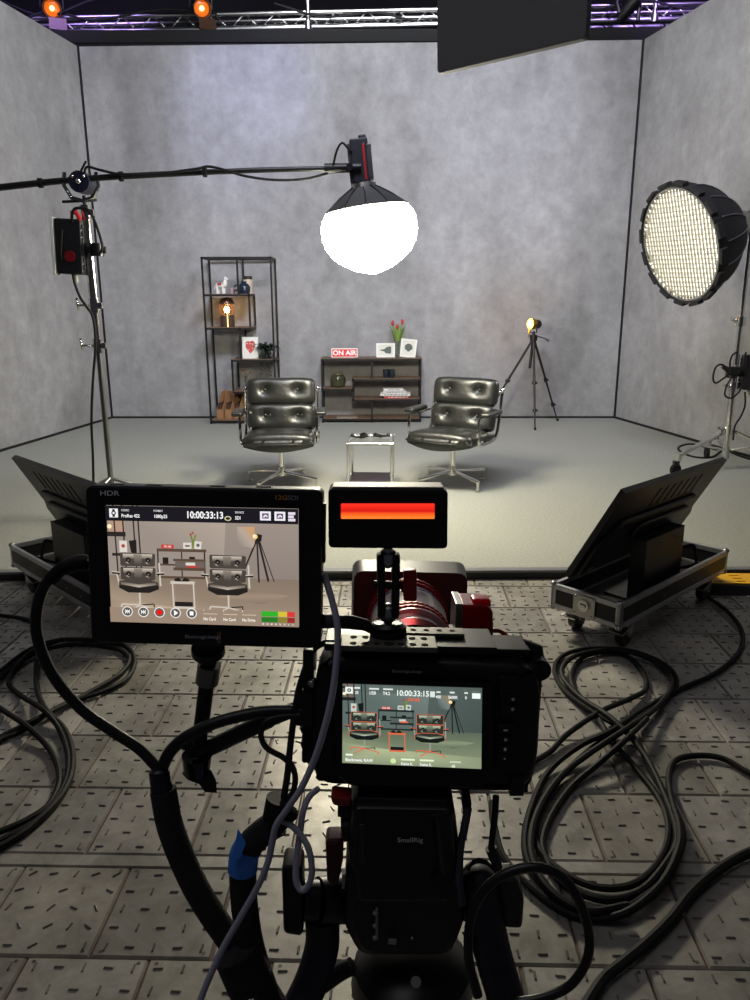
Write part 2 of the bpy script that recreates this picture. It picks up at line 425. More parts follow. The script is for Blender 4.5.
# dark panel hanging into the top of the picture
a = ony(438, 72, 3.4); b = ony(584, 40, 2.98)
ex = (V((b.x, b.y, 0))-V((a.x, a.y, 0))); Lp = ex.length; ex.normalize()
M = Matrix((ex, V((0, 0, 1)).cross(ex), V((0, 0, 1)))).transposed().to_4x4(); M.translation = V((a.x, a.y, (a.z+b.z)/2))
t = thing('hanging_panel', 'dark grey rounded panel hanging into the top of the view', 'panel', M)
MB().prism(rounded([(-.005, 0), (Lp+.005, 0), (Lp+.005, .62), (-.02, .62)], .018), 0, .035, bev=.004).build('board', mat('charcoal_panel', '707074', .7, bump=(400, .1)), t)
MB().box((.14, .05, .14), (Lp/2, .06, .36), bev=.008).build('bracket', BLACKM, t)
MB().cyl((Lp/2, .08, .36), (Lp/2, .08, 6.3-M.translation.z), .02).build('hanging_pipe', BLACKM, t)
# ================================================================== ON THE STAGE
# ---- tall shelf
FY, BY = 9.5, 9.92
X0, X1 = -2.057, -1.235
ts = thing('tall_shelf', 'tall black steel shelf with staggered boards standing against the back wall', 'shelf', (X0, FY, S))
def lx(px, py): p = ony(px, py, FY); return p.x-X0, p.z-S
TT = 2.005; q = .022
Z1, Z2, Z3, Z4, Z5 = 1.58, 1.185, .80, .41, .055
W = X1-X0; D = BY-FY
mb = MB()
for x in (0, W):
    for y in (0, D): mb.span((x-q/2, y-q/2, 0), (x+q/2, y+q/2, TT))
for z in (TT-q/2, Z5-.03):
    for y in (0, D): mb.span((-q/2, y-q/2, z-q/2), (W+q/2, y+q/2, z+q/2))
    for x in (0, W): mb.span((x-q/2, 0, z-q/2), (x+q/2, D, z+q/2))
XB = .545; XM = .37; XL = .30
def frame_at(z, x0, x1):
    for y in (0, D): mb.span((x0-q/2, y-q/2, z-.03), (x1+q/2, y+q/2, z-.03+q))
    for x in (x0, x1): mb.span((x-q/2, 0, z-.03), (x+q/2, D, z-.03+q))
frame_at(Z1, 0, XB); frame_at(Z2, 0, XB); frame_at(Z3, XL, W); frame_at(Z4, XL, W)
for y in (0, D):
    mb.span((XM+.05-q/2, y-q/2, Z1), (XM+.05+q/2, y+q/2, TT)); mb.span((XB-q/2, y-q/2, Z2), (XB+q/2, y+q/2, Z1))
    mb.span((XM+.045-q/2, y-q/2, Z3), (XM+.045+q/2, y+q/2, Z2)); mb.span((XL-q/2, y-q/2, Z4), (XL+q/2, y+q/2, Z3))
mb.build('frame', DARKSTEEL, ts)
for z, a, b in ((Z1, 0, XB), (Z2, 0, XB), (Z3, XL, W), (Z4, XL, W), (Z5, 0, W)):
    MB().span((a+.004, .004, z-.018), (b-.004, D-.004, z), bev=.003).build('board', WALNUT, ts)
def onshelf(x, y, z): return T(X0+x, FY+y, S+z)
# white alpaca figurine
t = thing('animal_figurine', 'white animal figurine with a red saddle on the top board of the tall shelf', 'figurine', onshelf(.185, .13, Z1) @ rotm(z=-.35) @ Matrix.Scale(.86, 4))
mb = MB()
mb.tube(spline([(-.075, 0, .1), (-.04, 0, .112), (.02, 0, .11), (.058, 0, .118), (.072, 0, .15), (.076, 0, .185)], 5), [.022]*3+[.036]*18+[.026]*3+[.021]*2, 12)
mb.ball((.088, 0, .2), .024, (1.25, .85, .9), 12); mb.ball((.114, 0, .194), .013, (1.2, .9, .85), 8)
for y in (-.013, .013): mb.cyl((.076, y, .214), (.074, y*1.3, .243), .006, .002, 8)
for x in (-.05, .045):
    for y in (-.02, .02): mb.cyl((x, y, 0), (x, y, .1), .0125, .018, 10)
mb.tube(spline([(-.085, 0, .115), (-.1, 0, .09), (-.098, 0, .06)], 4), .008, 8)
mb.build('body', mat('white_ceramic', 'e4e2de', .3), t)
MB().raw(*(lambda P: (P, [[i*9+j, i*9+j+1, (i+1)*9+j+1, (i+1)*9+j] for i in range(1) for j in range(8)]))(
    [(x, .0385*math.sin(a), .112+.0385*math.cos(a)) for x in (-.035, .03) for a in [(-1.5+3*j/8) for j in range(9)]])).build('saddle', mat('red_saddle', 'a03038', .6), t)
# dark jug and the cream box behind
t = thing('ceramic_jug', 'dark blue glazed jug at the right end of the top board', 'jug', onshelf(.475, .1, Z1))
MB().lathe([(0, 0), (.06, 0), (.072, .02), (.074, .075), (.055, .11), (.032, .125), (.034, .145), (.028, .145), (.026, .125), (0, .12)], 24).build('body', mat('blue_glaze', '1c2738', .25), t)
MB().tube(spline([(-.066, 0, .1), (-.11, 0, .095), (-.115, 0, .05), (-.07, 0, .035)], 6), .009, 8).build('handle', MATS['blue_glaze'], t)
t = thing('cream_canister', 'cream canister with a dark lid just behind the blue jug', 'canister', onshelf(.5, .25, Z1))
MB().lathe([(0, 0), (.055, 0), (.057, .01), (.057, .18), (.05, .19), (0, .19)], 20).build('body', mat('cream_paint', 'b9aa98', .5), t)
MB().lathe([(.0585, .17), (.0585, .2), (.05, .21), (0, .21)], 20).build('lid', mat('dark_lid', '2c2522', .4), t)
t = tag(MB().lathe([(0, 0), (.034, 0), (.042, .02), (.045, .07), (.042, .07), (.038, .02), (0, .008)], 20).build('small_bowl', mat('pale_pink_cup', 'a8969a', .4)), 'pale mauve cup between the figurine and the blue jug', 'cup')
t.matrix_basis = onshelf(.31, .2, Z1)
# table lamp
t = thing('table_lamp', 'lit table lamp with a smoked glass dome in the shelf box', 'lamp', onshelf(.24, .16, Z2))
MB().lathe([(0, 0), (.085, 0), (.088, .01), (.088, .13), (.08, .14), (0, .14)], 28).build('base', mat('lamp_wood', '4a382c', .5), t)
MB().lathe([(.086, .14), (.093, .16), (.093, .24), (.085, .29), (.06, .325), (.0, .34)], 28).build('glass_dome', mat('smoked_glass', '6a4426', .06, alpha=.3), t)
MB().lathe([(.097, .275), (.098, .282), (.07, .335), (.03, .352), (0, .355)], 28).build('cap', mat('copper_cap', '5e4536', .35, .6), t)
MB().cyl((0, 0, .14), (0, 0, .17), .02).build('socket', BLACKM, t)
MB().ball((0, 0, .205), .034, (1, 1, 1.15), 16).build('bulb', mat('warm_bulb', 'ffd9a0', .3, emit=70, emitcol='ffc272'), t)
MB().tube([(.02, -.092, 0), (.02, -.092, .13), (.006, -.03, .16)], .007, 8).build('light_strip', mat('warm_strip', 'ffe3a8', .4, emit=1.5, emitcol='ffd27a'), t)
# framed print, hanging plant
t = thing('framed_print', 'white frame with a red heart-like print leaning on the tall shelf', 'picture', onshelf(.515, .1, Z3) @ rotm(z=-.12) @ rotm(x=-.1))
MB().prism([(-.1, 0), (.1, 0), (.1, .265), (-.1, .265)], -.012, .012, bev=.003).build('frame', WHITE, t)
mb = MB(); hp = [(-.058, .2), (-.03, .215), (-.005, .205), (.03, .22), (.06, .2), (.062, .14), (.04, .1), (.005, .06), (-.03, .1), (-.058, .14)]
mb.use(mat('red_print', 'c4544c', .7)).raw([(x, -.0125, z) for x, z in hp], [list(range(10))])
mb.use(mat('pink_print', 'e0a49c', .7))
for k in range(7):
    x = random.uniform(-.04, .035); z = random.uniform(.1, .19)
    mb.raw([(x-.012, -.0128, z), (x+.008, -.0128, z-.008), (x+.016, -.0128, z+.006), (x-.006, -.0128, z+.012)], [[0, 1, 2, 3]])
mb.build('print', None, t)
def leafstrip(mb, base, dirv, L, w, droop):
    p = V(base); d = V(dirv).normalized(); pts = []
    for i in range(6): pts.append(p.copy()); p = p+d*L/5; d = (d+V((0, 0, -droop))).normalized()
    sd = d.cross(V((0, 0, 1))); sd = sd.normalized() if sd.length > .01 else V((1, 0, 0))
    vs = []
    for i, p in enumerate(pts):
        ww = w*math.sin(PI*(.12+.86*i/5)); vs += [p-sd*ww, p+sd*ww+V((0, 0, .002))]
    mb.raw(vs, [[2*i, 2*i+1, 2*i+3, 2*i+2] for i in range(5)])
t = thing('trailing_plant', 'dark green trailing plant at the right end of a tall shelf board', 'plant', onshelf(.70, .16, Z3))
MB().lathe([(0, 0), (.045, 0), (.06, .09), (.055, .09), (.05, .08), (0, .08)], 18).build('pot', mat('dark_pot', '2a2a2a', .6), t)
mb = MB()
for k in range(190):
    a = random.uniform(0, 2*PI); leafstrip(mb, (.03*math.cos(a), .03*math.sin(a), .08+random.uniform(0, .04)), (math.cos(a), math.sin(a), random.uniform(.3, 1.6)), random.uniform(.09, .19), .013, .26)
for k in range(22):
    a = random.uniform(PI, 2*PI) if k < 10 else random.uniform(0, 2*PI); L = random.uniform(.14, .34)
    for j in range(9):
        f = j/8; p = (.075*math.cos(a), .09*math.sin(a)-.045*(k < 10), .1-L*f)
        leafstrip(mb, p, (random.uniform(-1, 1), random.uniform(-1, .3), .2), .045, .009, .3)
mb.build('foliage', mat('dark_leaves', '39443a', .6), t)
# two glass vases with dried flowers on the low right board
for k, (x, h, lab) in enumerate(((.4, .17, 'clear glass vase with an orange dried flower nearer the post'), (.48, .15, 'clear glass vase with a paler dried flower nearer the plant tendrils'))):
    t = thing('bud_vase', lab, 'vase', onshelf(x, .12+.03*k, Z4), 'bud vases')
    MB().lathe([(0, .004), (.032, .004), (.038, .03), (.026, .09), (.013, .12), (.016, .14), (.014, .14), (.011, .12), (.024, .09), (.036, .03), (.03, .008), (0, .008)], 20).build('glass', mat('clear_glass', 'e8eef0', .03, trans=.9, alpha=.45), t)
    MB().cyl((0, 0, .02), (.012, -.01, h+.05), .003, n=6).build('stem', mat('dry_stem', '7a6a4e', .7), t)
    mb = MB(); c = V((.012, -.01, h+.06))
    for j in range(16):
        a = j*2.4; leafstrip(mb, c, (math.cos(a), math.sin(a), .6+.05*j), .035, .008, .15)
    mb.build('flower', mat(('orange_petals', 'pale_petals')[k], ('b8683c', 'b48f74')[k], .7), t)
# magazine files
FILE = mat('kraft_board', '9b7350', .65, vary=(12, .1))
for k, (x, y, rz, lab) in enumerate(((.1, .05, -.3, 'brown magazine file nearest the left post of the tall shelf'), (.205, .05, -.3, 'middle one of the three brown magazine files'), (.31, .05, -.3, 'brown magazine file nearest the black chair, last of three'))):
    t = thing('magazine_file', lab, 'magazine file', onshelf(x, y, Z5) @ rotm(z=rz), 'brown magazine files')
    side = [(0, 0), (.24, 0), (.24, .33), (.16, .33), (0, .12)]
    Mr = rotm(z=PI/2)            # local x of the outline becomes depth
    mb = MB()
    for sx in (-.04, .036): mb.prism(side, -sx, -sx-.004, M=Mr)
    mb.span((-.036, .0, 0), (.036, .24, .004)); mb.span((-.036, 0, 0), (.036, .004, .12)); mb.span((-.036, .236, 0), (.036, .24, .33))
    mb.build('case', FILE, t)
    MB().span((-.02, .01, .004), (-.005, .2, .2)).span((.0, .01, .004), (.02, .205, .17)).build('papers', mat('dark_papers', '4a3226', .8), t)
# ---- low shelf
LX0, LX1, LY, LD_ = -.655, .575, 9.56, .32
ls = thing('low_shelf', 'low walnut and black steel shelf unit against the back wall', 'shelf', (LX0, LY, S))
W2 = LX1-LX0; H2 = .803; q = .02
A_, B_, C_, D0 = .435, .552, .30, .055
mb = MB()
for x in (0, W2):
    for y in (0, LD_): mb.span((x-q/2, y-q/2, 0), (x+q/2, y+q/2, H2-.02))
XS = .385; XC = .62
for y in (0, LD_):
    mb.span((XC-q/2, y-q/2, B_), (XC+q/2, y+q/2, H2-.02)); mb.span((XS-q/2, y-q/2, C_-.02), (XS+q/2, y+q/2, B_)); mb.span((XC-q/2, y-q/2, 0), (XC+q/2, y+q/2, C_-.02))
for z, a, b in ((H2, 0, W2), (A_, 0, XS), (B_, XS, W2), (C_, XS, W2), (D0, 0, W2)):
    for y in (0, LD_): mb.span((a-q/2, y-q/2, z-.03), (b+q/2, y+q/2, z-.006))
    for x in (a, b): mb.span((x-q/2, 0, z-.03), (x+q/2, LD_, z-.006))
mb.build('frame', DARKSTEEL, ls)
for z, a, b in ((H2, -.012, W2+.012), (A_, 0, XS), (B_, XS, W2), (C_, XS, W2), (D0, 0, W2)):
    MB().span((a, -.004, z-.012), (b, LD_+.004, z), bev=.002).build('board', WALNUT, ls)
def onlow(x, y, z): return T(LX0+x, LY+y, S+z)
# ON AIR sign
t = thing('on_air_sign', 'red ON AIR sign standing on the low shelf', 'sign', onlow(.28, .1, H2))
MB().prism(rounded([(-.165, 0), (.165, 0), (.165, .115), (-.165, .115)], .008), 0, .03, bev=.003).build('box', WHITE, t)
MB().prism([(-.152, .012), (.152, .012), (.152, .103), (-.152, .103)], -.002, .002).build('face', mat('sign_red', 'cc3038', .4, emit=.25, emitcol='d8343c'), t)
MB().text('ON AIR', .082, T(0, -.0035, .057), bold=.025, aspect=1.05).build('lettering', mat('sign_white', 'f0eaea', .5, emit=.2), t)
# green jar
t = thing('glass_jar', 'squat dark green ribbed glass jar on the left board of the low shelf', 'jar', onlow(.19, .15, A_))
mb = MB(); n = 48; prof = [(.07, 0), (.09, .012), (.095, .05), (.094, .11), (.078, .145), (.062, .155), (.062, .17), (.056, .17), (.056, .15), (.0, .02)]
vs = []; fs = []
for r, z in prof: vs += [(r*(1+.02*math.cos(12*2*PI*k/n))*math.cos(2*PI*k/n), r*(1+.02*math.cos(12*2*PI*k/n))*math.sin(2*PI*k/n), z) for k in range(n)]
for i in range(len(prof)-1): fs += [[i*n+k, i*n+(k+1) % n, (i+1)*n+(k+1) % n, (i+1)*n+k] for k in range(n)]
fs.append(list(range(n))[::-1]); mb.raw(vs, fs); mb.build('body', mat('green_glass', '3a3c28', .12, spec=.7), t)
MB().lathe([(.0, .172), (.064, .172), (.066, .166), (.066, .158), (.06, .156)], 24).build('rim', mat('green_rim', '55553c', .15), t)
# frames
def frame(x, y, w, h, rz, rx, ry, lab, kind):
    t = thing('photo_frame', lab, 'picture', onlow(x, y, H2) @ rotm(z=rz) @ rotm(x=rx) @ rotm(y=ry), 'white photo frames')
    mb = MB(); e = .022
    for a, b in (((-w/2, 0), (w/2, e)), ((-w/2, h-e), (w/2, h)), ((-w/2, e), (-w/2+e, h-e)), ((w/2-e, e), (w/2, h-e))):
        mb.span((a[0], -.01, a[1]), (b[0], .012, b[1]), bev=.0015)
    mb.build('frame', WHITE, t)
    MB().span((-w/2+.01, .0, .01), (w/2-.01, .006, h-.01)).build('mount', mat('ivory_mount', 'd6d6cc', .7), t)
    mb = MB()
    if kind == 0:
        pts = [(-.07, .085), (-.02, .075), (.0, .05), (.05, .045), (.07, .05), (.072, .13), (.05, .135), (.01, .125), (-.02, .1), (-.07, .095)]
        mb.raw([(x_, -.001, z_) for x_, z_ in pts], [list(range(len(pts)))])
    else:
        mb.raw([(.05*math.cos(a*PI/8)*(1+.12*math.sin(3*a)), -.001, h*.55+.045*math.sin(a*PI/8)) for a in range(16)], [list(range(16))[::-1]])
        mb.raw([(-.008, -.001, h*.4), (.008, -.001, h*.4), (.014, -.001, h*.32), (-.012, -.001, h*.32)], [[0, 1, 2, 3]])
    mb.build('print', mat('grey_print', '5c6460', .8), t)
frame(.795, .12, .235, .175, .03, -.08, 0, 'landscape white frame with a grey fish-like print, left of the tulips', 0)
frame(1.07, .12, .2, .225, -.05, -.08, .1, 'upright white frame with a round grey print, right of the tulips', 1)
# tulips
t = thing('tulip_vase', 'slim glass vase of red tulips between two white frames', 'vase', onlow(.945, .2, H2))
MB().lathe([(0, .004), (.03, .004), (.032, .02), (.028, .1), (.034, .2), (.031, .2), (.025, .1), (.028, .02), (0, .012)], 20).build('glass', MATS['clear_glass'], t)
stem = mat('tulip_stem', '6f8f3c', .5); leaf = mat('tulip_leaf', '7c9a48', .5); pet = mat('tulip_petal', 'a83236', .5)
for k, (x, y, z) in enumerate(((-.06, -.02, .39), (0, .02, .345), (.06, 0, .405), (.1, -.02, .36))):
    MB().tube(spline([(0, 0, .02), (x*.2, y*.3, .18), (x*.8, y, z-.05), (x, y, z)], 5), .0055, 6).build('stem', stem, t)
    if k < 3:
        MB().lathe([(0, -.012), (.016, 0), (.021, .02), (.017, .045), (.004, .062), (0, .06)], 12, T(x, y, z)).build('bloom', pet, t)
for k in range(9):
    a = k*.78+.3; mb = MB(); leafstrip(mb, (0, 0, .14), (.45*math.cos(a), .3*math.sin(a), 1.1), random.uniform(.22, .31), .022, .03); mb.build('leaf', leaf, t)
# blue glasses, books, magazine
for k, x in enumerate((.80, .875)):
    t = tag(MB().lathe([(0, 0), (.03, 0), (.036, .02), (.042, .1), (.038, .1), (.032, .02), (0, .012)], 20).ball((0, 0, .035), .027, n=12).build('tealight_glass', mat('blue_glass', '28303c', .1, trans=.3)),
            ('left one of the two dark blue tealight glasses on the low shelf', 'right one of the two dark blue tealight glasses on the low shelf')[k], 'glass', 'dark tealight glasses')
    t.matrix_basis = onlow(x, .13-.02*k, B_)
zz = C_
for k, (w, d, h, c, x, rz, lab) in enumerate(((.33, .22, .03, 'b83a3a', .94, .02, 'red book at the bottom of the stack on the low shelf'),
        (.38, .25, .034, 'd6d4d0', .92, -.04, 'large white book lying directly on the red book'),
        (.29, .2, .03, 'c9c7c4', .9, .05, 'thinner pale book second from the top of the stack'),
        (.25, .19, .026, 'e2e0dc', .89, .02, 'small white book on top of the stack'))):
    t = thing('book', lab, 'book', onlow(x, .14, zz) @ rotm(z=rz), 'stack of books')
    m = mat('book_cover_%d' % k, c, .5)
    MB().span((-w/2, -d/2, 0), (w/2, d/2, .003)).span((-w/2, -d/2, h-.003), (w/2, d/2, h)).span((-w/2, -d/2, 0), (w/2, -d/2+.003, h)).build('cover', m, t)
    MB().span((-w/2+.004, -d/2+.003, .003), (w/2-.004, d/2-.004, h-.003)).build('pages', mat('paper', 'dcd8cc', .8), t)
    mb = MB(); x_ = -w/2+.05
    while x_ < w/2-.05:
        ww = random.uniform(.015, .05); mb.span((x_, -d/2-.0006, h*.3), (min(x_+ww, w/2-.03), -d/2, h*.62)); x_ += ww+.012
    mb.build('spine_print', mat('spine_print_%d' % k, 'e8dcd8' if k == 0 else '6a6a6a', .7), t); zz += h
t = thing('magazine', 'open-cornered grey magazine lying on the bottom board of the low shelf', 'magazine', onlow(.3, .1, D0) @ rotm(z=.1))
MB().span((-.13, -.09, 0), (.13, .09, .004)).build('pages', mat('paper', 'dcd8cc', .8), t)
MB().span((-.13, -.09, .004), (.13, .09, .0055)).build('cover', mat('grey_cover', '8a7a6c', .4), t)
# ---- tripod spotlight
F1 = onz(535, 430, S); F2 = V((2.33, 9.62, S)); F3 = V((1.33, 9.42, S))
top = V((1.915, 9.33, 1.10))
t = thing('tripod_lamp', 'lit vintage spotlight on a dark folding tripod by the back wall', 'lamp', (top.x, top.y, S))
LEGM = mat('tripod_dark_wood', '0e0d0d', .5)
for F in (F1, F2, F3):
    mb = MB(); d = (F-top)
    mb.cyl(top+d*.02, top+d*.5, .016, .014, 10); mb.cyl(top+d*.48, top+d*.8, .012, n=10); mb.cyl(top+d*.78, F, .009, n=10)
    lg = mb.build('leg', LEGM, t, world=True)
    mb = MB()
    for f in (.49, .79): mb.cyl(top+d*(f-.015), top+d*(f+.015), .026, n=12); mb.ball(top+d*f+V((.026, -.01, 0)), .012, n=8)
    mb.build('leg_clamp', BLACKM, lg, world=True)
    MB().ball(F+V((0, 0, .014)), .016, n=10).build('foot', RUBBER, lg, world=True)
MB().cyl(top+V((-.03, 0, -.36)), top+V((0, 0, .08)), .017, n=12).build('centre_column', LEGM, t, world=True)
MB().cyl(top-V((0, 0, .03)), top+V((0, 0, .04)), .045, n=16).build('collar', BLACKM, t, world=True)
MB().tube([top+V((.01, -.02, .03)), top+V((.12, -.06, -.0)), top+V((.17, -.08, -.03))], [.008, .008, .016], 8).build('pan_handle', BLACKM, t, world=True)
aim = V((-.9, -.42, .06)).normalized(); hc = top+V((-.01, 0, .165)); Mh = basis(hc, aim) @ Matrix.Scale(.76, 4)
MB().lathe([(0, -.13), (.05, -.125), (.07, -.1), (.075, 0), (.075, .02)], 24, Mh).build('barrel', BLACKM, t, world=True)
MB().lathe([(.074, -.02), (.082, -.015), (.088, .06), (.083, .065), (.07, .0)], 24, Mh).build('brass_ring', mat('brass', 'c8962e', .28, 1), t, world=True)
MB().lathe([(0, .1), (.035, .092), (.065, .075), (.08, .055)], 24, Mh).build('lens', mat('lit_lens', 'ffd27a', .2, emit=9, emitcol='ffb648'), t, world=True)
sd = (Mh.to_3x3() @ V((1, 0, 0))).normalized()*.8
MB().tube([hc+sd*.09, hc+sd*.085-V((0, 0, .1)), top+V((0, 0, .06)), hc-sd*.085-V((0, 0, .1)), hc-sd*.09], .008, 8).build('yoke', BLACKM, t, world=True)
MB().cyl(hc-V((0, 0, .07))-aim*-.06, hc-V((0, 0, .17))+aim*.06, .008, n=8).build('lens_stay', mat('brass', 'c8962e', .28, 1), t, world=True)
# ---- lounge chairs
LEATHER = mat('black_leather', '1b1c1a', .38, spec=.7, bump=(28, .22))
def cushion(w, h, t, buttons, bulge=0, nx=34, nz=22, pv=5):
    """pillow standing in xz, front at -y; dimples at the buttons"""
    vs = []; fs = []
    def prof(u, v):
        e = max(0, 1-abs(u)**7)**.42*max(0, 1-abs(v)**pv)**.5; return e
    for side in (-1, 1):
        for j in range(nz+1):
            for i in range(nx+1):
                u = math.sin(PI/2*(-1+2*i/nx)); v = math.sin(PI/2*(-1+2*j/nz)); x = u*w/2; z = v*h/2
                e = prof(u, v); y = t*.5*e
                if side < 0:
                    y += t*.12*e*math.cos(u*PI/2)*bulge
                    for bx, bz in buttons:
                        d2 = ((x-bx)**2+(z-bz)**2); y -= .036*math.exp(-d2/.0012)+.012*math.exp(-d2/.006)
                        for an in (.9, 2.3, -.7, -2.4):          # pull creases
                            al = (x-bx)*math.cos(an)+(z-bz)*math.sin(an); ac = -(x-bx)*math.sin(an)+(z-bz)*math.cos(an)
                            if al > 0: y -= .007*math.exp(-ac*ac/.00006)*math.exp(-al/.05)
                vs.append((x*(1-.07*v**6), side*y, z*(1-.12*u**6)))
    N = (nx+1)*(nz+1)
    for s in (0, 1):
        for j in range(nz):
            for i in range(nx):
                a = s*N+j*(nx+1)+i; f = [a, a+1, a+nx+2, a+nx+1]; fs.append(f if s == 0 else f[::-1])
    ring = [i for i in range(nx+1)]+[j*(nx+1)+nx for j in range(1, nz+1)]+[nz*(nx+1)+i for i in range(nx-1, -1, -1)]+[j*(nx+1) for j in range(nz-1, 0, -1)]
    for k in range(len(ring)):
        a, b = ring[k], ring[(k+1) % len(ring)]; fs.append([b, a, a+N, b+N])
    return vs, fs
def make_chair(lab):
    t = thing('lounge_chair', lab, 'chair', None, 'black leather chairs')
    tilt = rotm(x=-.2)
    for nm, cz, hh, cy in (('backrest', .545, .235, .195), ('headrest', .755, .235, .238)):
        M = T(0, cy, cz) @ tilt; bt = [(-.135, .015), (.135, .015)]
        vs, fs = cushion(.575, hh, .13, bt, .5)
        o = MB().raw(vs, fs, M).build(nm, LEATHER, t, ang=80)
        for bx, bz in bt: MB().ball((bx, -.036, bz), .011, (1, .6, 1), 10, M).build('button', LEATHER, o)
    vs, fs = cushion(.57, .50, .11, [(-.13, .07), (.13, .07)], .9, 34, 30, 14)
    seat = MB().raw(vs, fs, T(0, -.09, .415) @ rotm(x=-PI/2-.05) ).build('seat', LEATHER, t, ang=80)
    # deep front band under the cushion, curved like the shell
    prof = []
    n = 16
    pl = [(.285*math.sin(a), -.05-.02-.29*math.cos(a)*(1-.0*abs(a))) for a in [(-1.05+2.1*k/n) for k in range(n+1)]]
    pl = [(-.285+.57*k/n, -.292-.058*math.cos(PI*(k/n-.5))) for k in range(n+1)]+[(.285, .2), (-.285, .2)]
    vs = [(x, y, .418) for x, y in pl]+[(x*.97, y*.985, .345+.035*abs(x/.285)**2) for x, y in pl]; m = len(pl)
    fs = [[i, (i+1) % m, m+(i+1) % m, m+i] for i in range(m)]+[list(range(m))[::-1], list(range(m, 2*m))]
    MB().raw(vs, fs).build('seat_shell', LEATHER, t)
    MB().tube([V((x*1.005, y*1.012, .408)) for x, y in pl[:n+1]], .008, 8).build('piping', LEATHER, t)
    for s in (-1, 1):
        x = s*.305
        MB().tube(spline([(x, -.2, .6), (x, -.205, .47), (x, -.17, .39), (x, .1, .385), (x, .2, .44), (x, .25, .6), (x, .295, .77)], 6), .0125, 8).tube([(x, -.2, .6), (x, .24, .595)], .011, 8).cyl((x, .29, .765), (s*.28, .275, .755), .014).cyl((x, -.1, .402), (s*.2, -.1, .39), .012).build('side_frame', CHROME, t)
        MB().box((.082, .29, .036), (s*.335, -.02, .622), bev=.015, seg=3).build('armrest', LEATHER, t)
        MB().ball((x, .297, .775), .02, n=10).build('frame_cap', CHROME, t)
    MB().cyl((0, 0, .1), (0, 0, .36), .021, n=16).cyl((0, 0, .085), (0, 0, .16), .034, .028, n=16).box((.22, .2, .02), (0, 0, .37), bev=.005).build('column', CHROME, t)
    for a in (0, 90, 180, 270):
        c_, s_ = math.cos(math.radians(a)), math.sin(math.radians(a))
        lg = MB().beam((c_*.02, s_*.02, .115), (c_*.34, s_*.34, .085), .03, .026, bev=.008).build('leg', CHROME, t)
        MB().cyl((c_*.33, s_*.33, .0), (c_*.33, s_*.33, .085), .011, n=10).cyl((c_*.33, s_*.33, 0), (c_*.33, s_*.33, .012), .019, n=12).build('glide', CHROME, lg)
    return t
c1 = make_chair('black tufted leather chair facing us squarely, in front of the tall shelf')
c1.matrix_basis = T(-.775, 6.2, S) @ rotm(z=.05)
c2 = copy_tree(c1); c2['label'] = 'black tufted leather chair turned to the left, right of the glass side table'
c2.matrix_basis = T(.648, 6.2, S) @ rotm(z=-.52)
for c, rz in ((c1, 60), (c2, 62)):
    for o in bpy.data.objects:
        if o.parent == c and o.name.startswith('leg'): o.matrix_basis = rotm(z=math.radians(rz))
# ---- side table
tb = thing('side_table', 'square chrome side table with a glass top between the chairs', 'table', T(-.03, 6.06, S) @ rotm(z=-.05))
hw = .172; hd = .19; HT = .415
mb = MB()
for x in (-hw, hw):
    for y in (-hd, hd): mb.cyl((x, y, 0), (x, y, HT), .0115, n=12)
for z in (HT-.006, .075):
    for s in (-1, 1): mb.cyl((-hw-.012, s*hd, z), (hw+.012, s*hd, z), .012, n=12); mb.cyl((s*hw, -hd, z), (s*hw, hd, z), .012, n=12)
mb.build('frame', CHROME, tb)
MB().span((-hw, -hd, HT+.006), (hw, hd, HT+.014)).build('glass_top', mat('table_glass', 'dfe8e4', .04, trans=.85, alpha=.35), tb)
MB().span((-hw+.01, -hd+.01, .087), (hw-.01, hd-.01, .1)).build('lower_shelf', mat('dark_plum_shelf', '30242a', .35), tb)
for k, (x, y, rz) in enumerate(((-.105, -.02, .25), (.095, -.01, -.2))):
    t = thing('headset_microphone', ('black coiled headset microphone lying on the left half of the glass table', 'black coiled headset microphone lying on the right half of the glass table')[k], 'microphone',
              T(-.03+x, 6.06+y, S+HT+.015) @ rotm(z=rz if k == 0 else PI+rz), 'headset microphones')
    mb = MB()
    for j in range(3): mb.tube(spline([(.045+(.036-.004*j)*math.cos(a*PI/4), (.03-.003*j)*math.sin(a*PI/4), .006+.008*j+.008*math.sin(a)) for a in range(8)], 4, True), .006, 8, True)
    mb.build('cable_coil', RUBBER, t)
    MB().tube(spline([(.01, 0, .012), (-.01, -.015, .008), (-.03, -.02, .012), (-.045, .0, .022)], 5), .009, 8).ball((-.045, 0, .022), .017, n=10).build('boom', BLACK, t)
# ================================================================== LIGHTS ON STANDS
LC = V((-.03, 5.2, 1.985)); roll = math.radians(-7.5)
ML = T(LC) @ rotm(y=roll)
t = thing('lantern_light', 'glowing white lantern softbox with black skirt hanging from the boom', 'studio light', ML)
MB().lathe([(0, -.272), (.04, -.265), (.12, -.24), (.2, -.195), (.255, -.15), (.293, -.09), (.312, -.02), (.31, .04), (.296, .085), (.268, .125)], 48).build('globe', mat('lantern_globe', 'fff6e2', .6, emit=95, emitcol=(1, .93, .72)), t, ang=80)
MB().lathe([(.270, .124), (.274, .128), (.23, .165), (.16, .215), (.1, .25), (.075, .265)], 12).build('skirt', mat('dark_grey_skirt', '38383a', .6), t, ang=12)
mb = MB()
for k in range(12):
    a = 2*PI*k/12; mb.tube([(.272*math.cos(a), .272*math.sin(a), .13), (.162*math.cos(a), .162*math.sin(a), .217), (.078*math.cos(a), .078*math.sin(a), .267)], .004, 6)
mb.build('skirt_rods', BLACKM, t)
MB().cyl((0, 0, .255), (0, 0, .285), .085, .08, 24).build('mount_ring', STEEL, t)
Mhd = T(-.0, 0, .285) @ rotm(y=math.radians(2))
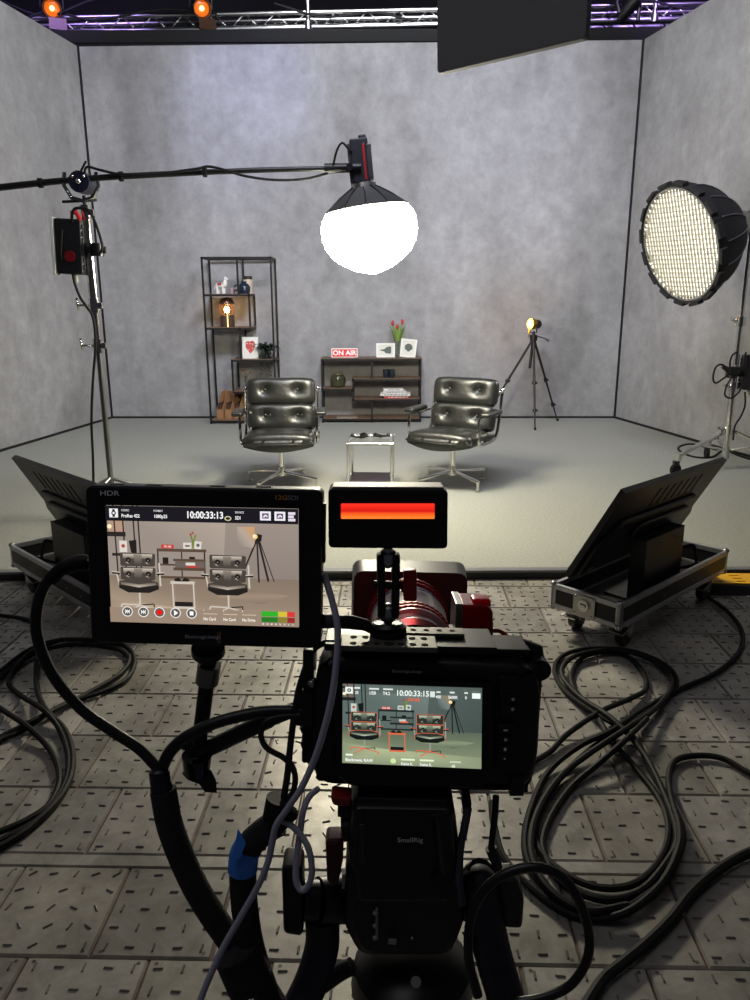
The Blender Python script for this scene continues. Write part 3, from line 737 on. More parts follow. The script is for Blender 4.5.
MB().box((.115, .12, .26), (-.005, 0, .13), bev=.012, M=Mhd).box((.05, .1, .05), (.02, 0, .255), bev=.01, M=Mhd).build('lamp_head', mat('dark_blue_body', '23242c', .45), t)
MB().box((.014, .124, .21), (.022, 0, .12), bev=.003, M=Mhd).build('side_stripe', mat('red_stripe', 'b02028', .4), t)
MB().box((.02, .1, .23), (-.07, 0, .12), bev=.004, M=Mhd).box((.03, .13, .2), (.055, 0, .12), bev=.006, M=Mhd).build('heat_sink', mat('grey_heatsink', '55565a', .4, .6), t)
MB().cyl((-.065, -.02, .13), (.07, -.02, .13), .022, n=14, M=None) if False else None
# boom
pb = [ony(px, py, 5.17) for px, py in ((-150, 208), (-60, 196), (0, 187.5), (83, 179), (160, 174.5), (250, 170.5), (328, 168.5))]
t = thing('boom_arm', 'long black boom pole reaching across to the lantern light', 'boom', pb[3])
sp = spline(pb, 6)
MB().tube(sp, [.024-.009*i/(len(sp)-1) for i in range(len(sp))], 12).build('pole', BLACKM, t, world=True)
e = pb[-1]
MB().tube([pb[-2]+(e-pb[-2])*.4, e], .0095, 10).build('end_rod', STEEL, t, world=True)
MB().cyl(e-V((.02, 0, 0)), e+V((.21, -.03, .0)), .03, .026, 14).cyl(e+V((.14, -.07, 0)), e+V((.14, .06, 0)), .022, n=12).build('end_bracket', BLACKM, t, world=True)
for f in (10, 15, 21, 27): MB().cyl(sp[f]-V((.012, 0, 0)), sp[f]+V((.012, 0, 0)), .03, n=12).build('cable_tie', RUBBER, t, world=True)
# stand
base = V((-1.855, 5.2, S))
def stand_head(t, p):
    """grip head with knob and clamp jaws at p"""
    MB().cyl(p+V((0, -.07, 0)), p+V((0, .06, 0)), .065, n=22).build('grip_head', mat('dark_blue_head', '24263a', .35, .4), t, world=True)
    MB().tube([p+V((-.1, -.03, .06)), p+V((-.11, -.03, -.02)), p+V((-.07, -.03, -.09)), p+V((0, -.03, -.11)), p+V((.07, -.03, -.09)), p+V((.11, -.03, -.02)), p+V((.1, -.03, .06))], .013, 8).build('yoke', CHROME, t, world=True)
    mb = MB().ball(p+V((0, -.075, .0)), .018, n=10)
    for s in (-1, 1): mb.ball(p+V((s*.035, -.072, .03)), .011, n=8)
    mb.build('bolt', CHROME, t, world=True)
    MB().cyl(p+V((-.13, -.03, -.115)), p+V((.09, -.03, -.105)), .009, n=8).build('lever', BLACKM, t, world=True)
t = thing('light_stand', 'tall chrome stand with T-handles holding up the boom', 'light stand', base)
hd = pb[3]-V((0, .0, .015)); stand_head(t, V((base.x, 5.2, hd.z-.005)))
def seg(z0, z1, r, nm, m=CHROME): MB().cyl((base.x, base.y, z0), (base.x, base.y, z1), r, n=16).build(nm, m, t, world=True)
seg(2.12, hd.z-.08, .012, 'spigot', BLACKM); seg(1.55, 2.12, .03, 'post'); seg(1.28, 1.56, .022, 'post'); seg(.12, 1.3, .019, 'post', mat('dull_steel', '8a8a88', .35, 1))
for z in (2.1, 1.52, 1.26):
    c = V((base.x, base.y, z))
    MB().cyl(c-V((0, 0, .045)), c+V((0, 0, .045)), .036, n=16).box((.05, .04, .04), c+V((.035, -.01, 0)), bev=.006).build('collar', CHROME, t, world=True)
    if z < 2: MB().cyl(c+V((-.02, -.02, 0)), c+V((-.09, -.04, .005)), .008, n=8).cyl(c+V((-.09, -.04, -.03)), c+V((-.1, -.04, .05)), .009, n=8).build('t_handle', CHROME, t, world=True)
for k, a in enumerate((.2, 2.3, 4.4)):
    d = V((math.cos(a), math.sin(a), 0))
    MB().tube([base+V((0, 0, .3)), base+d*.34+V((0, 0, .17)), base+d*.42+V((0, 0, .015))], .014, 10).build('leg', MATS['dull_steel'], t, world=True)
def ballast(name_lab, p, w=.17, h=.34, stripe=True, rz=0):
    t = thing('power_ballast', name_lab, 'power supply', T(p) @ rotm(z=rz, y=math.radians(2.5)))
    MB().box((w, .1, h), (0, 0, 0), bev=.012).build('case', BLACK, t)
    if stripe: MB().box((.02, .11, h*1.04), (-w/2-.012, 0, 0), bev=.004).build('side_plate', mat('pale_plate', 'eceade', .5), t)
    MB().cyl((.01, -.058, -.06), (.01, -.045, -.06), .034, n=20).build('badge', mat('red_badge', '7c141c', .35), t)
    mb = MB()
    for k in range(7): mb.box((.03, .008, h*.09), (w/2-.005, -.03, h*(-.36+.12*k)), bev=.002)
    mb.build('heat_fins', mat('grey_heatsink', '55565a', .4, .6), t)
    MB().tube([(-.03, -.055, .1), (-.035, -.075, 0), (-.05, -.055, -.08)], .008, 8).build('handle', RUBBER, t)
    MB().box((.16, .03, .045), (w/2+.06, 0, -.01), bev=.006).cyl((w/2+.085, 0, -.05), (w/2+.085, 0, .03), .04, n=14).build('clamp', BLACKM, t)
    MB().cyl((.02, 0, -h/2-.05), (.02, 0, -h/2+.01), .016, n=10).build('plug', mat('pale_plug', '9c9c94', .4), t); MB().cyl((.02, 0, h/2), (.02, 0, h/2+.05), .014, n=10).build('plug', mat('pale_plug', '9c9c94', .4), t)
    return t
bp = ony(71, 247, 5.16)
ballast('black power box with a pale side plate clamped to the boom stand', bp)
def cable(name, pts, r, lab, cat='cable', group=None, n=8, m=RUBBER, closed=False, sub=8):
    return tag(MB().tube(spline(pts, sub, closed), r, n, closed).build(name, m), lab, cat, group)
def pxs(Y, *pp): return [ony(x, y, Y) for x, y in pp]
cable('red_connector', pxs(5.12, (72.5, 214), (74, 211), (77, 214), (80, 220)), .014, 'red connector plug curving from the top of the power box', 'connector', m=mat('red_plug', 'd4262a', .4))
cable('power_cable', pxs(5.11, (72, 222), (73, 211), (78, 208), (88, 210), (95, 222), (101, 240), (102, 250), (97, 256)), .009, 'thin black cable looping right around the head of the boom stand')
cable('power_cable', pxs(5.12, (72.5, 272), (75, 284), (80, 297), (86, 306), (93, 318), (95.5, 345), (93, 380), (91.5, 420), (93, 460), (94, 505), (97, 528)), .009, 'thin black cable dropping from the power box down the boom stand')
cable('power_cable', pxs(5.14, (84, 176), (87, 167), (100, 170), (120, 174), (150, 174.5), (195, 169), (208, 166.5), (225, 170), (245, 176), (275, 180), (305, 179), (328, 173)), .008, 'black cable wrapped along the boom pole towards the lantern')
cable('power_cable', pxs(5.14, (333, 166), (337, 150), (342, 143), (347, 147), (352, 152)), .007, 'short black cable arching into the top of the lantern lamp head')
cable('tether_cord', pxs(5.15, (81, 182), (80, 174), (84, 165), (86, 161)), .007, 'black cord end sticking up from the boom stand head', 'cord')
# ---- softbox on the right
FC = ony(681, 245, 6.5); nf = V((-.92, -.27, -.30)).normalized()
MS = basis(FC, nf, V((.12, 0, 1)))
t = thing('parabolic_softbox', 'deep black ribbed softbox with a glowing honeycomb face', 'studio light', MS)
R = .462
def dome_r(z): f = min(1, max(0, -z/.55)); return R*1.03*(1-.76*f**1.9)
prof = [(dome_r(z), z) for z in (0.03, 0, -.06, -.14, -.22, -.3, -.38, -.46, -.52, -.55)]+[(.0, -.56)]
MB().lathe(prof, 16).build('dome', FABRIC, t, ang=10)
inner = [(r*.975, z) for r, z in prof[1:7]]
mb = MB()
for k in range(16):
    a = 2*PI*(k+.5)/16-PI/16; ca, sa = math.cos(a), math.sin(a)
    MB().tube([((dome_r(z)+.004)*ca, (dome_r(z)+.004)*sa, z) for z in (-.06, -.14, -.22, -.3, -.38, -.46, -.54)], .0045, 6).build('rib', mat('rib_rod', '8c8ca4', .3, 1), t)
    MB().box((.03, .12, .06), (0, 0, 0), M=Matrix.Rotation(a+PI/16, 4, 'Z') @ T(R*1.0+.022, 0, .004), bev=.006).build('rim_tab', FABRIC, t)
MB().lathe([(R*.985, -.0), (R*.985, .02), (R*.955, .022), (R*.955, -.01)], 48).build('grid_ring', mat('silver_lining', 'c8c8c4', .25, .9), t)
MB().lathe([(0, -.022), (R*.95, -.022)], 48).build('diffuser', mat('softbox_diffuser', 'f4f0dc', .6, emit=4.2, emitcol=(1, .96, .83)), t)
mb = MB(); gs = .038; kk = int(R/gs)
for k in range(-kk, kk+1):
    x = k*gs; L = math.sqrt(max(0, (R*.955)**2-x*x))
    if L > .02: mb.box((.0045, 2*L, .022), (x, 0, .0)); mb.box((2*L, .0045, .022), (0, x, .0))
mb.build('honeycomb_grid', mat('grid_fabric', '8e8b80', .7), t, ang=20)
MB().cyl((0, 0, -.545), (0, 0, -.62), .1, n=24).build('mount_ring', STEEL, t)
MB().box((.14, .14, .3), (0, 0, -.77), bev=.015).build('lamp_head', BLACK, t)
head = MS @ V((0, 0, -.72)); 
# stand
sb = V((head.x+.0, head.y+.02, S)); hz = head.z
MB().tube([head+V((0, 0, -.2)), head+V((.0, .03, -.12)), head+V((0, .12, -.02))], .014, 8).build('yoke', BLACKM, t, world=True)
t = thing('roller_stand', 'chrome roller stand with castors holding the ribbed softbox', 'light stand', sb)
def sseg(z0, z1, r): MB().cyl((sb.x, sb.y, z0), (sb.x, sb.y, z1), r, n=16).build('post', CHROME, t, world=True)
sseg(1.36, hz-.17, .019); sseg(.78, 1.36, .024); sseg(.16, .82, .029)
for z in (1.36, .8, .42):
    c = V((sb.x, sb.y, z)); MB().cyl(c-V((0, 0, .04)), c+V((0, 0, .04)), .042, n=16).cyl(c+V((-.03, -.01, 0)), c+V((-.1, -.03, .02)), .012, n=8).build('collar', CHROME, t, world=True)
for k, dd in enumerate((V((-.8, -.3, 0)), V((.62, -.42, 0)), V((.1, .75, 0)))):
    dd = dd.normalized(); 
    a = sb+V((0, 0, .36)); b_ = sb+dd*.53+V((0, 0, .17))
    lg = MB().beam(a+dd*.05, b_, .038, .03, bev=.006).cyl(sb+V((0, 0, .19))+dd*.04, sb+dd*.3+V((0, 0, .255)), .011, n=8).build('leg', CHROME, t, world=True)
    MB().cyl(b_+V((0, 0, .025)), b_-V((0, 0, .05)), .028, n=14).build('leg_end', CHROME, lg, world=True)
    w = sb+dd*.55+V((0, 0, .05)); sd = dd.cross(V((0, 0, 1)))
    MB().cyl(w-sd*.016, w+sd*.016, .05, n=20).build('castor_wheel', RUBBER, lg, world=True)
    MB().box((.05, .05, .04), w+V((0, 0, .06)), bev=.008).build('castor_fork', BLACKM, lg, world=True)
cy = sb.y-.1
b2 = ballast('black power box hanging on the roller stand at the right edge', V((sb.x+.19, cy, .94)), w=.2, h=.3, stripe=False)
b2.matrix_basis = T(sb.x+.15, sb.y-.02, .93) @ rotm(z=PI)
t = tag(MB().box((.1, .07, .07), (sb.x-.05, sb.y-.075, .95), bev=.015).cyl((sb.x-.09, sb.y-.075, .95), (sb.x-.15, sb.y-.075, .985), .025, .018, 12).build('clamp', BLACKM), 'black clamp fixed to the roller stand beside its power box', 'clamp')
Yc = sb.y-.09
for pts, lab in ((((737, 352), (732, 356), (730, 366), (735, 376), (742, 370), (746, 352)), 'grey-black cable loop hanging high on the roller stand'),
                 (((729, 374), (723, 365), (716, 367), (713, 378), (716, 383), (724, 378), (729, 374)), 'small black cable loop sticking out left of the roller stand'),
                 (((733, 376), (727, 385), (725, 395), (731, 398), (739, 392), (742, 384)), 'black cable loop hanging below the clamp on the roller stand'),
                 (((745, 392), (745, 405), (741, 416), (735, 426), (733, 440)), 'black cable dropping from the power box to the foot of the roller stand')):
    cable('power_cable', [ony(x, y, Yc) for x, y in pts], .008, lab)
cable('floor_cable', [onz(x, y, S+.008) for x, y in ((760, 462), (740, 456), (724, 450), (712, 457), (695, 457), (681, 452), (679, 447), (690, 444), (706, 447), (717, 450))], .01, 'black cable curled on the stage floor by the roller stand')
# ================================================================== FLIGHT CASES WITH DISPLAYS
WHEEL = mat('blue_black_wheel', '191a26', .5)
SHELLM = mat('black_laminate', '151517', .4, bump=(200, .15))
TVM = mat('display_back_grey', '232325', .42, vary=(6, .15))
def flight_case(lab, labtv, M, mirror, Ls=1.1, Wd=.36, near_panel=True, gp=None):
    """local x runs along the case from its near end, local y across it to the side the screen faces"""
    s = -1 if mirror else 1
    t = thing('flight_case', lab, 'flight case', M)
    z0, z1 = .128, .245; tk = .012
    mb = MB()
    y0, y1 = sorted((0, s*Wd))
    mb.span((0, y0, z0), (Ls, y1, z0+tk))
    mb.span((0, y0, z0), (tk, y1, z1)).span((Ls-tk, y0, z0), (Ls, y1, z1)).span((0, y0, z0), (Ls, y0+tk, z1)).span((0, y1-tk, z0), (Ls, y1, z1))
    mb.build('tray', SHELLM, t)
    mb = MB(); e = .026; o = .003
    for z in (z0-o, z1-e+o):
        for y in (y0-o, y1-tk-o): mb.span((-o, y, z), (Ls+o, y+tk+2*o, z+e), bev=.003)
        for x in (-o, Ls-tk-o): mb.span((x, y0-o, z), (x+tk+2*o, y1+o, z+e), bev=.003)
    for x in (-o, Ls-e+o):
        for y in (y0-o, y1-tk-o): mb.span((x, y, z0), (x+e, y+tk+2*o, z1), bev=.003)
    for y in (y0-o, y1-e+o):
        for x in (-o, Ls-tk-o): mb.span((x, y, z0), (x+tk+2*o, y+e, z1), bev=.003)
    mb.build('edge_profile', ALU, t)
    for x in (0, Ls):
        for y in (y0, y1):
            for z in (z0, z1):
                MB().ball((x+(.006 if x == 0 else -.006), y+(.006 if y == y0 else -.006), z), .0165, (1, 1, .85), 12).build('ball_corner', STEEL, t)
    for k in range(7):
        for y in (y0-.004, y1+.004): MB().ball((.1+k*(Ls-.2)/6, y, z0+.055), .004, n=6).build('rivet', STEEL, t)
    c = (y0+y1)/2
    for x, sx in ((-.006, -1), (Ls+.006, 1)):
        lt = MB().box((.006, .115, .1), (x, c, (z0+z1)/2), bev=.003).build('latch', STEEL, t)
        mb = MB().cyl((x, c, .19), (x+sx*.012, c, .19), .028, n=16).box((.014, .03, .016), (x+sx*.012, c, .19), bev=.003)
        for yy in (-.045, .045):
            for zz in (-.04, .04): mb.ball((x+sx*.004, c+yy, .186+zz), .005, n=6)
        mb.build('latch_dial', CHROME, lt)
    wx = (.13, Ls-.15)
    for x in wx:
        for y in (y0+.045 if not mirror else y1-.045, y1-.065 if not mirror else y0+.13):
            cs = MB().box((.09, .085, .01), (x, y, z0-.006), bev=.003).span((x-.02, y-.03, .05), (x+.03, y-.02, z0-.008), bev=.004).span((x-.02, y+.02, .05), (x+.03, y+.03, z0-.008), bev=.004).cyl((x, y-.034, .05), (x, y+.034, .05), .008, n=8).build('castor', STEEL, t)
            MB().cyl((x, y-.018, .05), (x, y+.018, .05), .05, n=22).build('wheel', WHEEL, cs)
            MB().box((.09, .075, .012), (x-.035, y, .088), rot=rotm(y=-.3), bev=.005).build('brake', STEEL, cs)
    # ---- the display standing in it (same object: it is bolted to the tray)
    d = thing('floor_display', labtv, 'display', M)
    th = math.radians(29); x0 = 0; Wt = 1.0; Ht = .52
    Md = T(x0, s*.28, .298) @ rotm(x=s*th)          # leans over the near side (local -y)
    mb = MB()
    pr = [(0, 0), (Wt, 0), (Wt, Ht), (0, Ht)]
    mb.prism(pr, s*.0, s*.022, M=Md)
    mb.build('bezel', BLACK, d)
    MB().prism([(.01, .01), (Wt-.01, .01), (Wt-.01, Ht-.01), (.01, Ht-.01)], s*.022, s*.024, M=Md).build('screen', mat('dark_screen_glass', '08080a', .08), d)
    # moulded back with stepped outline
    back = [(.04, .02), (Wt-.04, .02), (Wt-.04, .2), (Wt-.1, .27), (Wt-.14, .33), (.14, .33), (.1, .27), (.04, .2)]
    MB().prism(back, 0, -s*.03, bev=.012, M=Md).build('back_cover', TVM, d)
    MB().prism([(0, 0), (Wt, 0), (Wt, Ht), (0, Ht)], -s*.001, -s*.006, M=Md).build('rear_panel', TVM, d)
    mb = MB()
    for k in range(7): mb.prism([(.36+.07*k, .36), (.374+.07*k, .36), (.374+.07*k, .47), (.36+.07*k, .47)], -s*.004, -s*.0075, M=Md)
    mb.build('vent_slots', mat('vent_black', '060607', .8), d)
    MB().prism(rounded([(.3, .2), (Wt-.2, .2), (Wt-.2, .29), (.3, .29)], .02), -s*.03, -s*.05, bev=.006, M=Md).build('cable_cover', mat('cover_grey', '2e2e36', .4), d)
    mb = MB()
    mb.span((.30, s*.02, z0+tk), (.84, s*.26, z0+tk+.012)); mb.span((.3, s*.06, z0+tk), (.68, s*.14, .46), bev=.004)
    mb.build('mounting_bracket', BLACKM, d)
    mb = MB()
    for x in (.43, .6): mb.ball((x, s*.06, .42), .006, n=6)
    mb.build('bolt', STEEL, d)
    MB().box((.05, .004, .022), V((.1, -s*.036, .06)), M=Md).build('rating_plate', mat('grey_label', '8a8a88', .6), d)
    return t, d
def frame_xy(o, xdir):
    x = V((xdir[0], xdir[1], 0)).normalized(); y = V((0, 0, 1)).cross(x)
    m = Matrix((x, y, V((0, 0, 1)))).transposed().to_4x4(); m.translation = V((*o, 0)); return m
# right: near-right corner first, x towards the far end; y (left of travel) = side the screen faces
MR = frame_xy((1.085, 3.125), (.736, .676))
flight_case('open black flight case with silver edges and castors, right of the cameras', 'floor display leaning back in the flight case on the right, seen from behind', MR, False, Ls=1.09)
# left: near corner hidden behind the field monitor
MLc = frame_xy((-1.226, 3.225), (-.712, .702))
flight_case('open black flight case with silver edges, partly behind the field monitor', 'floor display leaning back in the left flight case, seen from behind', MLc, True, Ls=1.12)
for mtx, s, pre in ((MR, 1, 'right'), (MLc, -1, 'left')):
    pts = [mtx @ V(p) for p in ((.9, s*.07, .16), (.93, s*.1, .23), (.97, s*.14, .27), (.92, s*.2, .23), (.86, s*.15, .17), (.95, s*.06, .2), (1.0, s*.1, .16))]
    cable('display_cable', pts, .009, 'black cable bunched in the far end of the %s flight case' % pre)
# cable ramp at the right edge
t = thing('cable_ramp', 'black cable ramp with a yellow lid at the right edge of the floor', 'cable ramp', T(2.0, 3.83, 0) @ rotm(z=-.03))
MB().raw(*(lambda P: (P, [[0, 1, 2, 3], [1, 5, 6, 2], [5, 4, 7, 6], [4, 0, 3, 7], [3, 2, 6, 7], [0, 4, 5, 1]]))([(-.2, 0, 0), (1.0, 0, 0), (1.0, .03, .045), (-.2, .03, .045), (-.2, .25, 0), (1.0, .25, 0), (1.0, .22, .045), (-.2, .22, .045)])).build('body', mat('ramp_rubber', '242428', .6), t)
mb = MB().span((-.19, .045, .0455), (1.0, .205, .055), bev=.003)
for k in range(9):
    for j in range(3): mb.box((.05, .018, .004), (-.13+.125*k, .08+.045*j, .057), bev=.0015)
mb.build('lid', mat('yellow_lid', 'e0a81a', .5), t)
MB().box((.05, .012, .016), (.12, .012, .026), rot=rotm(x=.98), bev=.003).box((.05, .012, .016), (.55, .012, .026), rot=rotm(x=.98), bev=.003).build('connector_slot', mat('vent_black', '060607', .8), t)
# ================================================================== FLOOR CABLES
def floorpath(pp, r, lift=None):
    out = []
    for i, p in enumerate(pp):
        h = p[2] if len(p) > 2 else 0
        out.append(onz(p[0], p[1], r+.0045+h))
    return out
def crop8(*pp): return [(480+p[0]/2.633, 620+p[1]/2.633, *(p[2:])) for p in pp]
big = crop8((-60, 430), (20, 420), (95, 395), (180, 350), (230, 300, .012), (320, 240, .03), (400, 205, .012), (436, 180), (425, 130), (370, 88), (285, 92), (243, 135), (250, 185), (300, 238, .012), (345, 315, .03), (420, 400), (478, 480), (497, 560), (468, 640), (400, 697), (300, 702), (205, 655), (150, 590), (155, 505), (205, 425), (285, 345, .02), (375, 285, .03), (480, 212), (518, 168), (490, 120), (400, 82), (290, 76), (222, 92), (196, 132), (230, 192), (322, 255, .03), (405, 310, .04), (452, 400), (512, 500), (534, 575), (500, 660), (420, 740), (330, 772), (235, 750), (150, 680), (117, 600), (132, 500), (180, 400), (262, 332, .03), (345, 292, .045), (430, 235, .02), (520, 185), (620, 140), (682, 85), (690, 30), (655, -20), (600, -60))
cable('floor_cable', floorpath(big, .0105), .0105, 'long black cable coiled in a figure eight on the floor plates', sub=7)
second = crop8((440, 260, .045), (380, 318, .05), (310, 380, .03), (240, 440), (185, 520), (165, 600), (215, 690), (320, 735), (420, 715), (490, 640, .02), (520, 570, .022), (490, 470, .02), (430, 350, .03), (350, 262, .05), (260, 200, .025), (215, 140, .02), (250, 95, .022), (350, 78, .022), (450, 105, .02), (505, 160, .02), (470, 225, .022), (380, 290, .055), (290, 350, .03), (210, 415, .02), (150, 510, .02), (135, 610, .02), (180, 705, .02), (280, 765, .02), (390, 752, .02))
cable('floor_cable', floorpath(second, .0105), .0105, 'second black cable winding on top of the figure eight coil', sub=7)
third = crop8((1150, 560), (930, 500), (790, 445), (711, 405), (640, 365), (570, 357), (515, 370), (497, 410), (503, 470, .02), (525, 545, .04), (520, 610, .042), (480, 690, .03), (400, 762, .03), (320, 785, .005), (230, 770), (130, 700), (60, 620), (35, 530), (30, 480))
cable('floor_cable', floorpath(third, .0105), .0105, 'black cable entering from the right edge and bending into the coil', sub=7)
low = crop8((1150, 500), (930, 545), (800, 582), (711, 612), (640, 650), (560, 715), (500, 790), (440, 850), (380, 900), (330, 940), (300, 980), (270, 1030))
cable('floor_cable', floorpath(low, .014), .014, 'thick black cable running diagonally over the lower right floor plates', sub=7)
cable('floor_cable', floorpath(crop8((545, 740), (560, 690), (620, 640, .02), (700, 600, .03), (770, 560)), .009), .009, 'thinner black cable following beside the thick diagonal one') if False else None
def crop1(*pp): return [(p[0]/3, 590+p[1]/3, *(p[2:])) for p in pp]
cable('floor_cable', floorpath(crop1((-80, 60), (0, 76), (60, 84), (100, 100), (118, 140), (112, 200, .02), (108, 260), (115, 310), (140, 362, .02), (195, 420), (218, 500), (200, 590), (120, 685), (0, 752), (-90, 790)), .011), .011, 'black cable snaking down from the left flight case into the left coil', sub=7)
cable('floor_cable', floorpath(crop1((-90, 330), (0, 245), (90, 178), (180, 150), (290, 152), (378, 170), (404, 215), (378, 268), (300, 308), (200, 340), (120, 382, .02), (0, 442), (-80, 480)), .0105), .0105, 'outer black cable loop under the field monitor, left side of the floor', sub=7)
cable('floor_cable', floorpath(crop1((-90, 345), (0, 262), (95, 195), (200, 165), (320, 168), (386, 200), (362, 250), (260, 312), (150, 368, .012), (60, 425), (0, 450), (-80, 500)), .0105), .0105, 'inner black cable loop nested in the outer loop on the left floor', sub=7)
cable('floor_cable', floorpath(crop1((-80, 300), (0, 355), (80, 408, .02), (150, 480), (178, 560), (150, 640), (80, 690), (0, 725), (-80, 755)), .0105), .0105, 'black cable arc entering at the left edge below the crossing loops', sub=7)
cable('floor_cable', floorpath(crop1((180, 150, .02), (100, 182, .03), (42, 240), (27, 282), (62, 316), (130, 360, .035), (182, 425), (206, 510, .0), (186, 600), (102, 702), (0, 770), (-90, 815)), .0105), .0105, 'black cable making a tight bend at the left before joining the coil', sub=7)
# ================================================================== SCREENS
def screen_material():
    m = bpy.data.materials.new('screen_picture'); m.use_nodes = True; N, L = nodes(m)
    b = N['Principled BSDF']; b.inputs['Base Color'].default_value = (.01, .01, .01, 1); b.inputs['Roughness'].default_value = .25
    vc = N.new('ShaderNodeVertexColor'); vc.layer_name = 'Col'
    L.new(vc.outputs[0], b.inputs['Emission Color']); b.inputs['Emission Strength'].default_value = 1.0
    return m
SCREEN = screen_material()
class Art:
    """flat picture shown on a display: polygons in (u right, v down) of the screen, painted back to front"""
    def __init__(s, corners, y=0, ts=1): s.ts = ts; s.y0 = y; s.c = [V((*p, 0)) for p in corners]; s.v = []; s.f = []; s.col = []; s.lay = 0
    def map(s, u, v):
        tl, tr, br, bl = s.c; p = (tl*(1-u)+tr*u)*(1-v)+(bl*(1-u)+br*u)*v
        return V((p.x, s.y0-.0008-.00002*s.lay, p.y))
    def poly(s, pts, col, up=True):
        if up: s.lay += 1
        o = len(s.v); s.v += [s.map(*p) for p in pts]; s.f.append(list(range(o, o+len(pts))))
        s.col.append([lin(c) for c in col] if isinstance(col, list) else [lin(col)]*len(pts)); return s
    def rect(s, u0, v0, u1, v1, col, up=True): return s.poly([(u0, v0), (u1, v0), (u1, v1), (u0, v1)], col, up)
    def line(s, pts, w, col):
        s.lay += 1
        for (a, b), (c, d) in zip(pts, pts[1:]):
            x, y = (c-a)*1.6, d-b; L = math.hypot(x, y) or 1; nx, ny = -y/L*w/1.6, x/L*w
            s.poly([(a-nx, b-ny), (c-nx, d-ny), (c+nx, d+ny), (a+nx, b+ny)], col, False)
    def disc(s, u, v, r, col, n=20, ry=None):
        ry = ry or r*1.6; s.poly([(u+r*math.cos(2*PI*k/n), v+ry*math.sin(2*PI*k/n)) for k in range(n)], col)
    def ring(s, u, v, r, col, bg): s.disc(u, v, r, col); s.disc(u, v, r*.86, bg)
    def text(s, txt, u, v, h, col, align='LEFT', bold=.02, asp=1.0):
        s.lay += 1; h *= .68*s.ts; vs, fs = glyphs(txt, 1, bold, align, 0, asp*.82); o = len(s.v)
        s.v += [s.map(u+p.x*h/1.6, v-p.z*h) for p in vs]
        for f in fs: s.f.append([i+o for i in f]); s.col.append([lin(col)]*len(f))
    def build(s, parent):
        me = bpy.data.meshes.new('screen'); me.from_pydata(s.v, [], s.f); me.materials.append(SCREEN)
        ca = me.color_attributes.new('Col', 'FLOAT_COLOR', 'CORNER'); buf = []
        for cs in s.col:
            for c in cs: buf += [*c, 1]
        ca.data.foreach_set('color', buf)
        o = bpy.data.objects.new('screen', me); COL.objects.link(o); o.parent = parent; return o
def blob(A, pts, col): A.poly(pts, col)
def chair_pic(A, cx, top, w, P, edge, skew=0, k=1.0):
    """tufted chair seen from the front on a monitor; w = back width"""
    X = lambda f: cx+f*w; Y = lambda f: top+f*w*1.5*k
    A.line([(X(-.62), Y(.62)), (X(-.55), Y(1.02))], .006, P['chrome']); A.line([(X(.6), Y(.3)), (X(.62), Y(1.02))], .007, P['chrome'])
    for y0, y1 in ((0, .42), (.44, .84)):
        p = rounded([(X(-.5), Y(y0)), (X(.5+skew), Y(y0+.02)), (X(.48+skew), Y(y1)), (X(-.5), Y(y1))], .012, 2)
        if edge: A.line(p+[p[0]], .005, edge)
        A.poly(p, P['leather'])
        A.poly([(X(-.42), Y(y0+.04)), (X(.42), Y(y0+.04)), (X(.40), Y(y0+.2)), (X(-.42), Y(y0+.2))], [P['hi'], P['hi'], P['leather'], P['leather']])
        A.poly([(X(-.12), Y(y0+.05)), (X(.12), Y(y0+.05)), (X(.1), Y(y1-.05)), (X(-.1), Y(y1-.05))], [P['hi2'], P['hi2'], P['leather'], P['leather']])
        for s in (-.27, .29):
            A.disc(X(s), Y((y0+y1)/2+.01), .0135, P['dark']); A.disc(X(s), Y((y0+y1)/2+.025), .0035, P['hi2'])
            A.poly([(X(s-.1), Y(y1-.1)), (X(s+.03), Y(y1-.06)), (X(s-.04), Y(y1-.14))], [P['leather'], P['hi2'], P['hi']])
    p = [(X(-.56), Y(.9)), (X(-.3), Y(.82)), (X(.3), Y(.82)), (X(.56), Y(.9)), (X(.58), Y(1.12)), (X(.3), Y(1.24)), (X(-.3), Y(1.24)), (X(-.56), Y(1.1))]
    if edge: A.line([p[7], p[0], p[1], p[2], p[3], p[4]], .006, edge)
    A.poly(p, P['leather'])
    A.poly([(X(-.5), Y(.9)), (X(0), Y(.98)), (X(.5), Y(.9)), (X(.5), Y(.98)), (X(0), Y(1.07)), (X(-.5), Y(.98))], [P['leather'], P['hi2'], P['leather'], P['hi2'], P['hi'], P['hi2']])
    A.poly([(X(-.55), Y(1.0)), (X(0), Y(1.09)), (X(.57), Y(1.0)), (X(.57), Y(1.11)), (X(.3), Y(1.23)), (X(-.3), Y(1.23)), (X(-.55), Y(1.1))], P['dark'])
    for s in (-1, 1):
        A.line([(X(s*.52), Y(.64)), (X(s*.74), Y(.62))], .011, P['dark'])
        A.line([(X(s*.52), Y(.615)), (X(s*.74), Y(.595))], .004, edge or P['hi'])
    A.line([(X(.02), Y(1.24)), (X(.02), Y(1.62))], .007, P['chrome'])
    b = edge or P['chrome']
    A.line([(X(.02), Y(1.62)), (X(-.5), Y(1.6)), (X(-.52), Y(1.72))], .006, b); A.line([(X(.02), Y(1.62)), (X(.42), Y(1.58)), (X(.43), Y(1.68))], .005, P['dark'])
    A.line([(X(.02), Y(1.62)), (X(.56), Y(1.78)), (X(.57), Y(1.88))], .006, b); A.line([(X(.02), Y(1.62)), (X(-.36), Y(1.86))], .006, b)
